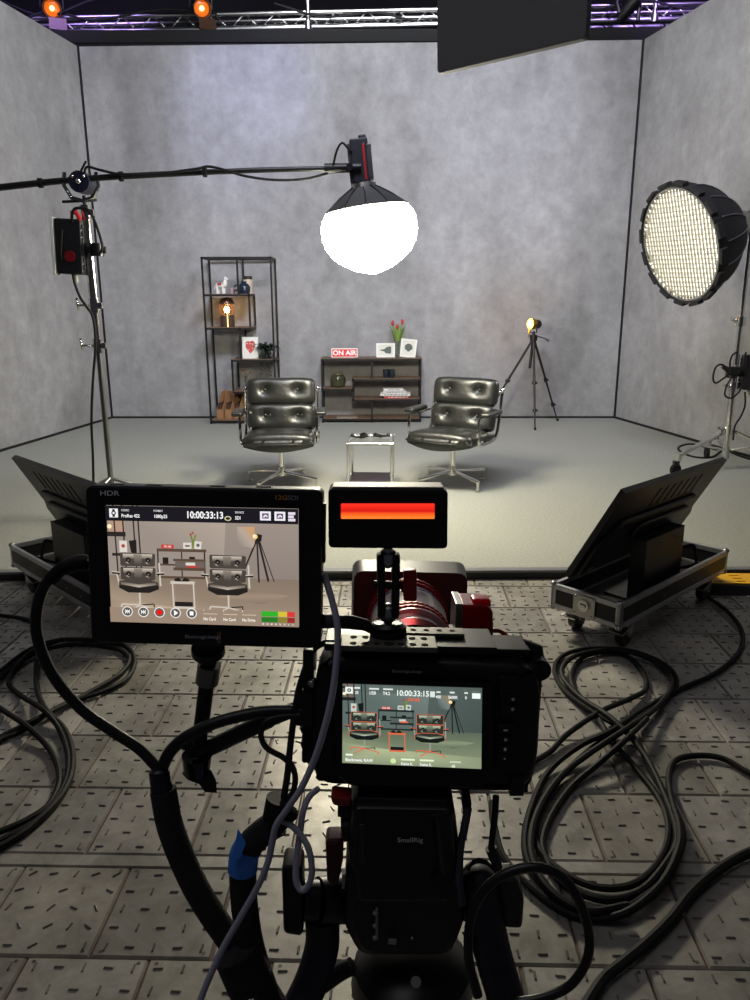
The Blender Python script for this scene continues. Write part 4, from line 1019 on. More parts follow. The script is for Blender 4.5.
def set_pic(A, P, dv=0, edge=None, fl=.6):
    A.poly([(0, 0), (1, 0), (1, fl+.01), (0, fl+.01)], [P['wall1'], P['wall2'], P['wall3'], P['wall1']])
    A.poly([(.1, .1), (.62, .1), (.6, fl), (.1, fl)], [P['wall1'], P['wall4'], P['wall1'], P['wall1']])
    A.poly([(0, fl), (1, fl), (1, 1), (0, 1)], [P['fl1'], P['fl1'], P['fl2'], P['fl3']])
    A.poly([(.0, .8+dv), (.3, .86+dv), (1, .92+dv), (1, 1), (0, 1)], [P['fl2'], P['fl3'], P['fl2'], P['fl2'], P['fl2']])
    A.poly([(.56, .76+dv), (.75, .7+dv), (.95, .74+dv), (.8, .82+dv)], [P['fl2'], P['fl1'], P['fl2'], P['fl1']])
    v = lambda y: y+dv
    # tall shelf at the left
    A.rect(.01, v(.06), .09, v(.24), P['glow'])
    for u in (.035, .08, .135, .16): A.line([(u, 0), (u+.012, fl)], .006, P['steel'])
    A.line([(0, v(.245)), (.095, v(.245))], .02, P['steel']); A.line([(.0, v(.1)), (.095, v(.1))], .012, P['steel']); A.line([(.02, v(.42)), (.16, v(.42))], .012, P['steel'])
    A.disc(.012, v(.18), .012, 'fff0c0')
    A.rect(.06, v(.3), .1, v(.4), P['white']); A.disc(.08, v(.345), .01, 'b04a40')
    A.poly([(.11, v(.3)), (.15, v(.29)), (.15, v(.42)), (.12, v(.4))], P['dark'])
    # low shelf
    for u in (.26, .505): A.line([(u, v(.36)), (u, v(.6))], .006, P['steel'])
    A.line([(.385, v(.36)), (.385, v(.6))], .005, P['steel'])
    A.rect(.255, v(.36), .515, v(.385), P['board']); A.rect(.26, v(.49), .36, v(.505), P['board']); A.rect(.34, v(.445), .51, v(.465), P['board'])
    A.rect(.34, v(.52), .51, v(.545), P['board']); A.rect(.26, v(.595), .51, v(.615), P['board']); A.rect(.35, v(.465), .505, v(.52), P['shade'])
    A.rect(.285, v(.435), .315, v(.49), P['dark']); A.rect(.425, v(.425), .455, v(.445), P['dark'])
    A.rect(.405, v(.475), .455, v(.5), P['white']); A.rect(.41, v(.5), .47, v(.52), edge or 'b8443c')
    A.rect(.28, v(.325), .345, v(.358), 'c83a34'); A.text('ON AIR', .3125, v(.342), .034, 'f4e0d8', 'CENTER', .03)
    A.rect(.395, v(.305), .438, v(.358), P['white']); A.rect(.405, v(.325), .43, v(.34), P['shade'])
    A.line([(.447, v(.35)), (.445, v(.29)), (.436, v(.24))], .006, '6f7c34'); A.line([(.449, v(.35)), (.452, v(.29)), (.462, v(.235))], .007, '7c8a3c')
    A.disc(.436, v(.235), .006, 'a04038'); A.disc(.447, v(.222), .006, 'b0483c')
    A.poly([(.456, v(.29)), (.493, v(.295)), (.488, v(.36)), (.452, v(.355))], P['white']); A.disc(.473, v(.325), .009, P['shade'])
    # tripod lamp
    for pts, w in (([(.785, v(.25)), (.715, v(.52))], .007), ([(.782, v(.25)), (.79, v(.63))], .007), ([(.787, v(.25)), (.84, v(.62))], .009), ([(.795, v(.27)), (.87, v(.62))], .004)): A.line(pts, w, P['steel'])
    A.poly([(.68, v(.16)), (.77, v(.16)), (.77, v(.34)), (.68, v(.32))], [P['wall4'], P['amber'], P['wall4'], P['wall3']])
    A.line([(.785, v(.26)), (.72, v(.5))], .006, P['steel'])
    A.poly([(.775, v(.215)), (.81, v(.225)), (.805, v(.28)), (.78, v(.275))], P['dark']); A.disc(.773, v(.24), .013, 'ffd890'); A.disc(.768, v(.235), .007, 'fff6d8')
    # chairs and the table
    chair_pic(A, .155, v(.40), .185, P, edge)
    chair_pic(A, .625, v(.40), .185, P, edge, .04)
    t = edge or P['chrome']
    for u in (.335, .445): A.line([(u, v(.645)), (u+.004, v(.86))], .006, t)
    A.line([(.325, v(.645)), (.452, v(.645))], .012, t); A.line([(.338, v(.86)), (.45, v(.86))], .012, t)
    A.rect(.345, v(.81), .44, v(.85), P['dark']); A.poly([(.345, v(.615)), (.37, v(.6)), (.385, v(.63)), (.4, v(.6)), (.43, v(.62)), (.42, v(.635)), (.35, v(.635))], P['dark'])
# ================================================================== THE RIG IN FRONT
GLOSS = mat('gloss_black', '0b0b0d', .16)
SATIN = mat('satin_black', '101013', .4)
PRINT = mat('grey_lettering', 'f4f4fa', .6)
# ---- field monitor
FMn = Face(206, 565, .60, tilt=9, roll=1.1)
t = thing('field_monitor', 'large field monitor showing the chairs, mounted left of the camera', 'monitor', FMn.M)
out = [FMn.uv(*p) for p in ((84.5, 485), (322.5, 489.5), (320.5, 649), (91, 643))]
MB().prism(rounded(out[::-1], .006), .0, .026, bev=.0022).build('housing', SATIN, t)
gl = [FMn.uv(*p) for p in ((101, 497), (304, 501.5), (303, 634), (106, 628))]
MB().prism(rounded(gl[::-1], .003), -.0006, .001).build('front_glass', GLOSS, t)
sc = [FMn.uv(*p) for p in ((106.5, 505), (298.6, 508.6), (299.2, 626.2), (112, 620.6))]
A = Art(sc)
PM = dict(wall1='9c8f86', wall2='a0948a', wall3='8e827a', wall4='b4a698', fl1='877768', fl2='a08c78', fl3='c0ab92', glow='b59480', steel='2e2926', white='dcd6cc', dark='25211f', board='5c4a3c', shade='6e625c',
          amber='d89a58', chrome='cfc6ba', leather='4a433d', hi='cfc3b2', hi2='8d8276')
set_pic(A, PM)
A.rect(0, 0, 1, .128, '1c1a20'); A.rect(0, .87, 1, 1, '9c8876')
A.rect(.02, .025, .065, .1, 'f2f2f2'); A.disc(.0425, .0625, .012, '1c1a20'); A.rect(.036, .03, .049, .095, '1c1a20'); A.disc(.0425, .0625, .006, 'f2f2f2')
A.text('CODEC', .082, .038, .035, 'e8e8e8', bold=.01); A.text('ProRes 422', .082, .085, .058, 'ffffff')
A.text('FORMAT', .25, .038, .035, 'e8e8e8', bold=.01); A.text('1080p25', .25, .085, .058, 'ffffff')
A.text('10:00:33:13', .515, .068, .118, 'ffffff', 'CENTER', .025, 1.02)
A.disc(.635, .09, .018, 'd8d4a8', ry=.02); A.disc(.635, .09, .012, '1c1a20', ry=.012)
A.text('SOURCE', .672, .038, .035, 'e8e8e8', bold=.01); A.text('SDI', .672, .085, .058, 'ffffff')
for u in (.83, .905): A.rect(u-.028, .025, u+.028, .1, 'f4f0f6'); A.rect(u-.017, .04, u+.017, .085, '6a5a78'); A.line([(u-.01, .075), (u, .055), (u+.01, .07)], .006, 'f4f0f6')
for k, v_ in enumerate((.038, .065, .092)): A.line([(.948, v_), (.985-.008*(k == 1), v_)], .011, 'e8e0ee')
for k, u in enumerate((.093, .178, .263, .348, .433)):
    A.disc(u, .905, .028, 'f4f2ee'); A.disc(u, .905, .0235, '5c5652')
    if k == 0: A.rect(u-.012, .885, u-.009, .925, 'ffffff'); A.poly([(u+.001, .885), (u+.001, .925), (u-.009, .905)], 'ffffff'); A.poly([(u+.012, .885), (u+.012, .925), (u+.002, .905)], 'ffffff')
    if k == 1: A.rect(u+.009, .885, u+.012, .925, 'ffffff'); A.poly([(u-.001, .885), (u-.001, .925), (u+.009, .905)], 'ffffff'); A.poly([(u-.012, .885), (u-.012, .925), (u-.002, .905)], 'ffffff')
    if k == 2: A.disc(u, .905, .014, 'ff1408')
    if k == 3: A.poly([(u-.008, .88), (u-.008, .93), (u+.014, .905)], 'ffffff')
    if k == 4: A.rect(u-.01, .888, u+.01, .922, 'ffffff')
for u, n, s in ((.495, '1', 'No Card'), (.6, '2', 'No Card'), (.7, '3', 'No Drive')):
    A.text(n, u, .875, .035, 'fff4e0'); A.line([(u, .905), (u+.075, .905)], .003, 'd8c4a8'); A.text(s, u, .95, .052, 'fff8ec')
for j in (0, 1):
    for a, b, c1_, c2_ in ((.803, .89, '35b22c', '2a7a24'), (.892, .938, 'd8c23a', '8a8230'), (.94, .98, 'e03a3a', '9c2a2e')):
        A.rect(a, .868+.05*j, b, .912+.05*j, c1_ if j == 0 else c2_)
for k in range(8): A.text(str((60, 50, 40, 30, 20, 10, 5, 0)[k]), .812+.0225*k, .978, .028, 'ffffff', 'CENTER')
A.build(t)
def ftext(face, txt, px, py, hpx, par, m, name='lettering', y=-.0012, bold=.01, asp=1, align='CENTER'):
    a = face.uv(px, py-hpx/2); b = face.uv(px, py+hpx/2); c = face.uv(px, py)
    return MB().text(txt, abs(a[1]-b[1])*1.4, T(c[0], y, c[1]), bold=bold, aspect=asp, align=align).build(name, m, par)
ftext(FMn, 'HDR', 110, 493.3, 5, t, PRINT, asp=1.35); ftext(FMn, '12G', 281, 497.6, 4.6, t, mat('amber_lettering', 'f0a030', .6), asp=1.2); ftext(FMn, 'SDI', 293, 498, 4.6, t, mat('dim_lettering', '9a9aa2', .6), asp=1.2)
ftext(FMn, 'Blackmagicdesign', 203, 636.5, 3.6, t, mat('dim_lettering2', 'b4b4ba', .6)); mb = MB()
for k in range(3):
    x, z = FMn.uv(219.3, 633+4*k); h = .0013
    mb.span((x-h, -.0009, z-h), (x+h, -.0007, z-h*.6)).span((x-h, -.0009, z+h*.6), (x+h, -.0007, z+h)).span((x-h, -.0009, z-h), (x-h*.6, -.0007, z+h)).span((x+h*.6, -.0009, z-h), (x+h, -.0007, z+h))
mb.build('emblem', mat('brown_emblem', 'b08468', .6), t)
mb = MB()
zt = max(p[1] for p in out)
for px in (112, 150, 215, 262): x, _ = FMn.uv(px, 484); mb.span((x-.006, .008, zt-.0035), (x+.006, .014, zt-.001+.0015), bev=.0006)
mb.build('top_button', BLACKM, t)
MB().span((out[1][0]-.001, .008, out[1][1]-.06), (out[1][0]+.002, .018, out[1][1]-.012), bev=.0006).build('side_reflection', mat('red_tally_reflection', '5a0d10', .4), t)  # strip coloured red for the tally light's reflection on the housing side
# ---- articulating arm
Fa = Face(206, 565, .615)
def pa(px, py, d): return at(px, py, d)
t = thing('articulating_arm', 'black jointed arm carrying the field monitor from the camera cage', 'arm', pa(197, 756, .655))
MB().cyl(pa(208, 647, .627), pa(208.5, 653, .63), .0138, n=24).cyl(pa(208.5, 654, .63), pa(208.5, 658, .632), .008, .006, 20).build('top_plate', SATIN, t, world=True)
MB().ball(pa(209, 661, .633), .0068, n=14).build('ball_joint', BLACKM, t, world=True)
MB().cyl(pa(209.5, 664, .634), pa(207, 682, .64), .0098, n=20).build('sleeve', mat('grey_sleeve', '8a8884', .3, .8), t, world=True)
MB().cyl(pa(207, 681, .64), pa(199, 745, .655), .0066, n=18).build('upper_tube', SATIN, t, world=True)
MB().cyl(pa(203, 751, .656), pa(270, 719, .645), .0072, n=18).cyl(pa(268, 720, .645), pa(298, 708, .64), .0062, n=16).build('lower_tube', SATIN, t, world=True)
MB().ball(pa(199, 751, .658), .0112, (1, 1, .95), 20).cyl(pa(197, 755, .65), pa(197, 772, .655), .0128, .011, 22).cyl(pa(189, 739, .66), pa(189, 748, .66), .007, n=12).build('joint', GLOSS, t, world=True)
mb = MB()
kc = [pa(x, y, .65) for x, y in ((184, 768), (211, 770), (216, 780), (217, 793), (205, 792), (199, 784), (188, 780), (183, 775))]
kb = [p+ray(200, 780).normalized()*.014 for p in kc]; n = len(kc)
mb.raw(kc+kb, [list(range(n)), list(range(n, 2*n))[::-1]]+[[i, n+i, n+(i+1) % n, (i+1) % n] for i in range(n)])
mb.build('lock_knob', SATIN, t, world=True)
# ---- cinema camera
FC_ = Face(427, 727, .62, tilt=6, roll=1.6)
c = thing('cinema_camera', 'black cinema camera in a cage with a lit rear touchscreen', 'camera', FC_.M)
def U(px, py, y=0): return FC_.uv(px, py, y)
body = [U(*p) for p in ((318, 668), (332, 659), (470, 664), (526, 668), (540, 678), (543, 700), (540, 760), (533, 786), (516, 796), (440, 795), (322, 788), (311, 775), (311, 700))]
MB().prism(rounded(body[::-1], .0085), .004, .05, bev=.006, seg=3).build('body', SATIN, c)
fb = [U(*p, .05) for p in ((340, 668), (520, 672), (520, 790), (340, 786))]
MB().prism(rounded(fb[::-1], .008), .05, .085, bev=.005).build('front_body', SATIN, c)
bz = [U(*p) for p in ((333, 676), (492, 680), (494, 775), (480, 786), (348, 783), (334, 770))]
MB().prism(rounded(bz[::-1], .006), -.006, .01, bev=.0025).build('screen_hood', GLOSS, c)
sc = [U(*p, -.006) for p in ((342.7, 683.3), (482, 687.6), (481.2, 768.5), (342.3, 762.3))]
A = Art(sc, -.006, 1.4)
PC = dict(wall1='5f6d69', wall2='4f5b57', wall3='46524e', wall4='74817c', fl1='5e6a58', fl2='8a9678', fl3='b4be94', glow='70665a', steel='1d2422', white='c6cfc6', dark='141a18', board='222a28', shade='54605c',
          amber='9a8458', chrome='9aa090', leather='2c342e', hi='c8d0b4', hi2='7d8874')
set_pic(A, PC, -.06, 'e06a48', .555)
A.rect(.02, .02, .075, .105, 'eef4ee'); A.disc(.0475, .062, .014, '3a4a46'); A.disc(.0475, .062, .006, 'eef4ee')
A.text('25', .09, .09, .05, 'ffffff'); A.line([(.085, .03), (.125, .03)], .012, 'dfe8e0')
for u, s in ((.2, '1/50'), (.3, 'T4.2')): A.line([(u-.01, .035), (u+.06, .035)], .01, 'dfe8e0'); A.text(s, u-.012, .09, .058, 'ffffff')
A.text('10:00:33:15', .5, .08, .1, 'f4fff8', 'CENTER', .02, 1.05); A.rect(.625, .045, .66, .115, 'dfe8e0')
A.text('ON AIR', .51, .155, .05, 'ff5a1e', 'CENTER', .03)
A.line([(.67, .05), (.7, .05)], .01, 'dfe8e0'); A.text('400', .665, .11, .052, 'ffffff'); A.line([(.765, .05), (.8, .05)], .01, 'dfe8e0'); A.text('5600K', .755, .11, .052, 'ffffff')
A.text('0', .875, .11, .052, 'ffffff'); A.line([(.87, .05), (.895, .05)], .01, 'dfe8e0'); A.rect(.925, .05, .985, .115, 'f4fff8')
A.line([(.025, .87), (.075, .87)], .012, 'eef8e4'); A.text('Blackmagic RAW', .022, .935, .058, 'ffffff'); A.disc(.365, .925, .02, 'd2f0a8')
for u in (.42, .555): A.line([(u, .9), (u+.1, .9)], .012, 'e4f4d0'); A.text('Keine K.', u, .955, .052, 'ffffff')
A.line([(.77, .905), (.85, .905)], .01, 'c8d8b8'); A.text('-48', .775, .96, .052, 'eef8e4')
A.build(c)
bp_ = [U(*p, -.001) for p in ((499, 677), (521, 678), (521, 713), (501, 718))]; MB().prism(rounded(bp_[::-1], .002), -.001, .006, bev=.0008).build('button_panel', mat('panel_black', '0c0c0e', .5), c)
bp_ = [U(*p, -.001) for p in ((496, 726), (515, 724), (517, 768), (496, 766))]; MB().prism(rounded(bp_[::-1], .002), -.001, .006, bev=.0008).build('button_panel', MATS['panel_black'], c)
for k, (px, py, w, h) in enumerate(((513, 699, 2, 2), (512.5, 709, 2, 2), (505.5, 730, 2.6, .9), (505.5, 739.5, 2, 2), (505, 749, 1.6, 2), (504.5, 758.5, 1, 1))):
    x, z = U(px, py, -.002); b_ = MB().span((x-.006, -.0025, z-.0035), (x+.006, -.001, z+.0035), bev=.0008).build('button', MATS['panel_black'], c)
    e_ = .0008; mb = MB()
    if w == 2 and h == 2:
        mb.lathe([(e_*1.6, -.0001), (e_*1.6, .0001), (e_*.9, .0001), (e_*.9, -.0001)], 12, T(x, -.0027, z) @ rotm(x=PI/2))
    else: mb.span((x-w*e_*.8, -.0028, z-h*e_*.8), (x+w*e_*.8, -.0025, z+h*e_*.8))
    mb.build('icon', mat('icon_white', 'a8a8a4', .5, emit=.06), b_)
ftext(FC_, 'Blackmagicdesign', 407, 671.5, 3, c, MATS['dim_lettering2'], y=.0)
gp = [U(*p) for p in ((524, 671), (548, 672), (546, 700), (541, 770), (534, 798), (516, 799), (519, 740), (522, 700))]
MB().prism(rounded(gp[::-1], .0095), .01, .075, bev=.008, seg=3).build('grip', RUBBER, c)
x, z = U(505, 812); MB().prism([U(*p) for p in ((511, 778), (526, 778), (524, 797), (510, 797))][::-1], .0, .012, bev=.002).build('card_door', SATIN, c)
# cage
ztop = U(420, 662)[1]
xl = U(338, 650)[0]; xr = U(440, 650)[0]; xfar = U(540, 655)[0]
cage = MB()
cage.span((xl-.012, .012, ztop+.003), (U(500, 655)[0], .062, ztop+.009), bev=.0012)
cage.span((U(496, 655)[0], .02, ztop-.001), (U(536, 655)[0], .058, ztop+.005), bev=.0015)
xlft = U(306, 700)[0]
cage.span((xlft-.004, .01, U(310, 770)[1]), (xlft+.005, .05, ztop+.004), bev=.002)
cage.tube([V((U(532, 657)[0], .04, ztop+.002)), V((U(545, 668)[0], .04, U(545, 668)[1])), V((U(549, 690)[0], .04, U(549, 690)[1]))], [.006, .008, .007], 10)
cg = cage.build('cage', SATIN, c)
x_, z_ = U(546, 680); MB().ball((x_, .03, z_), .009, n=14).cyl((x_, .02, z_), (x_, .05, z_), .009, n=18).build('cage_bolt', BLACKM, cg)
# pierced top plate standing on the cage
PLATE = mat('highlit_top_plate', '6e6e66', .5, .7)  # silver highlight of the black plate put into a lighter grey base
pl = MB().span((xl+.002, -.004, ztop+.009), (xr-.002, .026, ztop+.0135), bev=.001).build('top_plate', PLATE, c)
mb = MB()
for r_, y in ((0, .003), (1, .018)):
    for k in range(7):
        w = .0042 if k == 3 else .0027
        x = xl+.012+k*(xr-xl-.024)/6; mb.cyl((x, y, ztop+.0128), (x, y, ztop+.0139), w*1.0, n=14)
mb.build('plate_hole', mat('hole_black', '040405', .9), pl)
MB().span((U(395, 640)[0], .034, ztop+.009), (U(470, 645)[0], .052, ztop+.0125), bev=.001).build('rail', PLATE, c)
mb = MB()
for k in range(5): x = U(402+14*k, 642)[0]; mb.cyl((x, .043, ztop+.012), (x, .043, ztop+.0128), .0024, n=12)
mb.build('plate_hole', MATS['hole_black'], pl)
# left side of the cage: cable clamp and plugs
x_, z_ = U(300, 712)
mb = MB().span((U(293, 700)[0], .005, U(300, 730)[1]), (U(314, 700)[0], .04, U(300, 696)[1]), bev=.003).span((U(309, 690)[0], .01, U(309, 705)[1]), (U(318, 690)[0], .03, U(309, 683)[1]), bev=.002)
mb.build('cable_clamp', SATIN, c)
MB().ball((U(311, 686)[0], .005, U(311, 686)[1]), .0035, n=10).build('clamp_bolt', STEEL, c)
kn = [U(*p) for p in ((298, 735), (306, 727), (312, 735), (313, 765), (306, 766), (299, 752), (302, 744))]
MB().prism(kn[::-1], .01, .03, bev=.002).build('cage_knob', SATIN, c)
# lens
lx0, lz0 = U(402, 727)[0], U(402, 712)[1]
yy = .085
lx_ = FC_.uv(411, 600, .15)[0]; ztl = FC_.uv(405, 590, .17)[1]; rl = .039; zc = ztl-rl
ML_ = T(lx_, 0, zc) @ rotm(x=-PI/2)             # local z -> +y
ln = MB().lathe([(.03, .085), (rl*.9, .09), (rl*.9, .104), (rl, .106), (rl, .165), (rl*1.02, .167), (rl*1.02, .185), (rl*.93, .19), (rl*.93, .2)], 48, ML_).build('lens', mat('lens_silver', '9a9a98', .32, .85), c)
for y0, rr in ((.112, 1.02), (.122, 1.02), (.188, 1.07), (.197, 1.1)):
    n = 90; mb = MB(); vs = []
    for yq in (y0, y0+.006):
        for k in range(n): r_ = rl*rr*(1+(.012 if k % 2 else -.006)); vs.append(ML_ @ V((r_*math.cos(2*PI*k/n), r_*math.sin(2*PI*k/n), yq)))
    fs = [[k, (k+1) % n, n+(k+1) % n, n+k] for k in range(n)]+[list(range(n))[::-1], list(range(n, 2*n))]
    mb.raw(vs, fs).build('gear_ring', mat('red_gear_ring', '7a1418', .35, .6), ln, ang=20)
MB().lathe([(rl*1.005, .172), (rl*1.03, .174), (rl*1.03, .186), (rl*1.005, .188)], 48, ML_).build('blue_band', mat('blue_band', '30385c', .35, .5), ln)
yb = .225
mbx = [FC_.uv(*p, yb) for p in ((354, 572), (468, 572))]
zb = FC_.uv(410, 572, yb)[1]; zlow = zb-.088; xa, xb = mbx[0][0], mbx[1][0]
outl = rounded([(xa, zlow), (xb, zlow), (xb, zb), (xa, zb)], .012)
hole = []
M_ = len(outl); mb = MB()
ci = [(lx_+rl*.93*math.cos(a), zc+rl*.93*math.sin(a)) for a in [math.atan2(z-(zlow+zb)/2, x-(xa+xb)/2) for x, z in outl]]
vs = [(x, yb, z) for x, z in outl]+[(x, yb, z) for x, z in ci]+[(x, yb+.004, z) for x, z in ci]+[(xx+(xx-(xa+xb)/2)*.05, yb+.045, zz_+(zz_-(zlow+zb)/2)*.05) for xx, zz_ in outl]
fs = []
for i in range(M_):
    j = (i+1) % M_; fs += [[i, M_+i, M_+j, j], [M_+i, 2*M_+i, 2*M_+j, M_+j], [i, j, 3*M_+j, 3*M_+i], [3*M_+i, 3*M_+j, 2*M_+j, 2*M_+i]]
mb.raw(vs, fs).build('matte_box', mat('matte_box_black', '262022', .42), c)
# focus motor
fm = thing('focus_motor', 'small red lens motor with a red knob, right of the lens', 'lens motor', None)
fm.matrix_basis = FC_.M @ T(*FC_.p3(474, 624, .12))
mx = lambda px, py: (FC_.p3(px, py, .12)-FC_.p3(474, 624, .12))
a, b = mx(454, 634), mx(493, 611)
MB().prism(rounded([(a.x, a.z), (b.x, a.z), (b.x-.002, b.z+.004), (b.x-.008, b.z+.009), (a.x+.004, b.z+.009)], .003), -.012, .03, bev=.002).build('case', mat('red_motor', '6e1418', .3, .4), fm)
MB().prism(rounded([(a.x-.001, a.z), (a.x+.006, a.z), (a.x+.006, b.z+.01), (a.x-.001, b.z+.01)], .001), -.013, .031, bev=.001).build('edge_plate', STEEL, fm)
d_ = mx(481, 604)
MB().box((.018, .02, .012), (d_.x, .005, d_.z), bev=.003).build('knob', RED, fm)
MB().cyl((mx(470, 613).x, .0, mx(470, 613).z+.004), (mx(470, 613).x, .0, mx(470, 613).z+.009), .006, n=14).build('dial', RED, fm)
MB().span((mx(438, 634).x, 0, a.z-.002), (a.x+.002, .012, a.z+.006), bev=.001).build('drive_arm', STEEL, fm)
cable('motor_cable', [FC_.M @ FC_.p3(x, y, .12) for x, y in ((490, 631), (499, 631), (508, 637), (515, 645), (520, 654))], .0022, 'thin red cable curving out of the red lens motor', m=mat('red_cable', '8c1418', .45), n=6)
# ---- tally light
FT = Face(388, 518, .603, tilt=4, roll=.4)
t = thing('tally_light', 'black box light with a glowing red bar above the camera', 'tally light', FT.M)
o_ = [FT.uv(*p) for p in ((328, 489), (448, 490), (447.5, 549), (328.5, 548))]
MB().prism(rounded(o_[::-1], .004), 0, .03, bev=.0012).build('housing', mat('tally_black', '101012', .42), t)
o2 = [FT.uv(*p, .031) for p in ((332, 483), (444, 484))]
MB().span((o_[0][0]+.003, .004, o_[0][1]-.0005), (o_[1][0]-.003, .028, o_[0][1]+.0012), bev=.0006).build('top_plate', mat('lit_top_plate', '9a9a96', .5), t)  # light on top of the black box put into this plate's grey
def tally_mat():
    m = bpy.data.materials.new('tally_glow'); m.use_nodes = True; N, L = nodes(m); b = N['Principled BSDF']; b.inputs['Base Color'].default_value = (.3, 0, 0, 1)
    tc = N.new('ShaderNodeTexCoord'); sp_ = N.new('ShaderNodeSeparateXYZ'); L.new(tc.outputs['Generated'], sp_.inputs[0])
    rp = N.new('ShaderNodeValToRGB'); E_ = rp.color_ramp.elements
    E_[0].position = 0; E_[0].color = (1, .24, .03, 1); E_[1].position = 1; E_[1].color = (1, .035, .015, 1)
    for p, cc in ((.3, (1, .12, .015, 1)), (.5, (.62, .012, .008, 1)), (.75, (.8, .02, .01, 1))): e_ = E_.new(p); e_.color = cc
    L.new(sp_.outputs[2], rp.inputs[0]); L.new(rp.outputs[0], b.inputs['Emission Color']); b.inputs['Emission Strength'].default_value = 1.15
    return m
st = [FT.uv(*p) for p in ((341, 503.5), (434.5, 503.5), (434.5, 518.5), (341, 518.5))]
bars = MB().prism(rounded(st[::-1], .0008), -.0012, .002).build('light_bar', tally_mat(), t)
MB().prism(rounded([(x, z-.002) for x, z in st[::-1]], .0008), .0295, .0312).build('rear_light_bar', mat('tally_rear_glow', 'ff2410', .4, emit=40, emitcol=(1, .03, .015)), t)
t2 = thing('friction_arm', 'short black double-link arm holding up the red tally light', 'arm', at(388, 630, .628))
for px0, px1 in ((380.5, 381.5), (396, 395)):
    MB().beam(at(px0, 553, .617), at(px1, 617, .63), .014, .0068, up=(1, 0, 0), bev=.003).build('link', SATIN, t2, world=True)
MB().cyl(at(388, 547, .615), at(388, 556, .618), .004, n=12).ball(at(388, 558, .62), .0085, n=16).build('ball_stud', STEEL, t2, world=True); MB().ball(at(388, 613, .632), .0085, n=16).cyl(at(388, 613, .632), at(388, 628, .634), .0035, n=12).build('ball_stud', STEEL, t2, world=True)
MB().cyl(at(374, 585, .624), at(402, 585, .624), .0035, n=12).build('clamp_bolt', BLACKM, t2, world=True)
MB().beam(at(410, 569, .622), at(410, 600, .626), .0105, .011, up=(1, 0, 0), bev=.002).beam(at(401, 585, .624), at(406, 585, .624), .009, .01, bev=.001).build('wing_knob', RED, t2, world=True)
MB().cyl(at(388, 626, .634), at(388, 640, .637), .0155, n=24).cyl(at(388, 623, .634), at(388, 627, .634), .012, .0155, 24).build('base', SATIN, t2, world=True)
# ================================================================== TRIPOD
F2_ = Face(427, 727, .62)
def Q(px, py, y=0): return F2_.p3(px, py, y)
def q2(px, py, y=0): return F2_.uv(px, py, y)
tp = thing('camera_tripod', 'heavy black video tripod under the cinema camera with two handles', 'tripod', F2_.M)
def pp(name, pts, y0, y1, m=SATIN, bev=.003, par=None): return MB().prism(rounded([q2(*p, y0) for p in pts][::-1], max(.003, bev*1.25)), y0, y1, bev=bev).build(name, m, par or tp)
pp('quick_plate', ((356, 798), (452, 801), (452, 814), (356, 812)), -.012, .08)
pp('head_top', ((352, 808), (455, 810), (460, 850), (452, 905), (356, 905), (348, 850)), -.02, .075, mat('tripod_black', '0c0c0e', .42), .006)
pp('tilt_housing', ((346, 868), (462, 868), (466, 930), (452, 960), (358, 960), (342, 930)), -.015, .085, MATS['tripod_black'], .01)
mb = MB(); mb.cyl(Q(442, 812, -.018), Q(450, 890, -.018), .009, n=18); mb.build('counterbalance_tube', mat('tube_black', '17171b', .3), tp)
mb = MB(); mb.cyl(Q(446, 884, -.028), Q(446, 884, -.012), .011, n=20); mb.build('cap_screw', GLOSS, tp)
mb = MB(); mb.beam(Q(362, 822, -.018), Q(362, 862, -.018), .006, .005, bev=.001); mb.build('side_rail', mat('rail_grey', '4a4a4c', .35, .8), tp)
ftext(F2_, 'SmallRig', 409, 823, 4.6, tp, mat('dim_white', 'f4f4f8', .6), y=-.0212)
mb = MB(); mb.span(tuple(Q(375.5, 940, -.019)), tuple(Q(378, 906, -.015))); [mb.ball(Q(375, y, -.019), .0022, n=8) for y in (913, 926, 938)]; mb.build('level_scale', mat('pale_scale', '9a9a9a', .5), tp)
mb = MB(); mb.ball(Q(412, 938, -.018), .0016, n=8); mb.cyl(Q(388, 940, -.02), Q(396, 941, -.02), .003, n=10); mb.build('screw', STEEL, tp)
# bowl
cb = Q(412, 975, .03); wb = F2_.M @ cb
MB().lathe([(0, .03), (.036, .028), (.055, .012), (.058, -.01), (.05, -.04), (.03, -.06), (0, -.062)], 28, T(cb)).build('bowl', mat('bowl_grey', '1e1e20', .35), tp)
MB().cyl(Q(416, 982, -.03), Q(416, 982, -.026), .0045, n=14).build('screw', STEEL, tp)
# left pan handle: rosette, knob, bar
MB().cyl(Q(346, 898, .02), Q(318, 900, .01), .021, .019, 22).cyl(Q(318, 900, .01), Q(303, 900, .008), .017, n=20).build('rosette', mat('rosette_black', '16161a', .4), tp)
pp('handle_knob', ((281, 868), (302, 868), (303, 938), (283, 935)), -.006, .022, BLACK, .004)
HB = mat('purple_black_foam', '1d1a2c', .6)
hb = MB().tube(spline([Q(322, 915, .01), Q(322, 945, .008), Q(314, 975, .0), Q(303, 1000, -.01), Q(285, 1035, -.03)], 6), .0155, 14).build('pan_bar', HB, tp)
MB().tube(spline([Q(322, 985, .03), Q(340, 972, .03), Q(352, 966, .03)], 5), .008, 10).build('brake_lever', BLACK, tp)
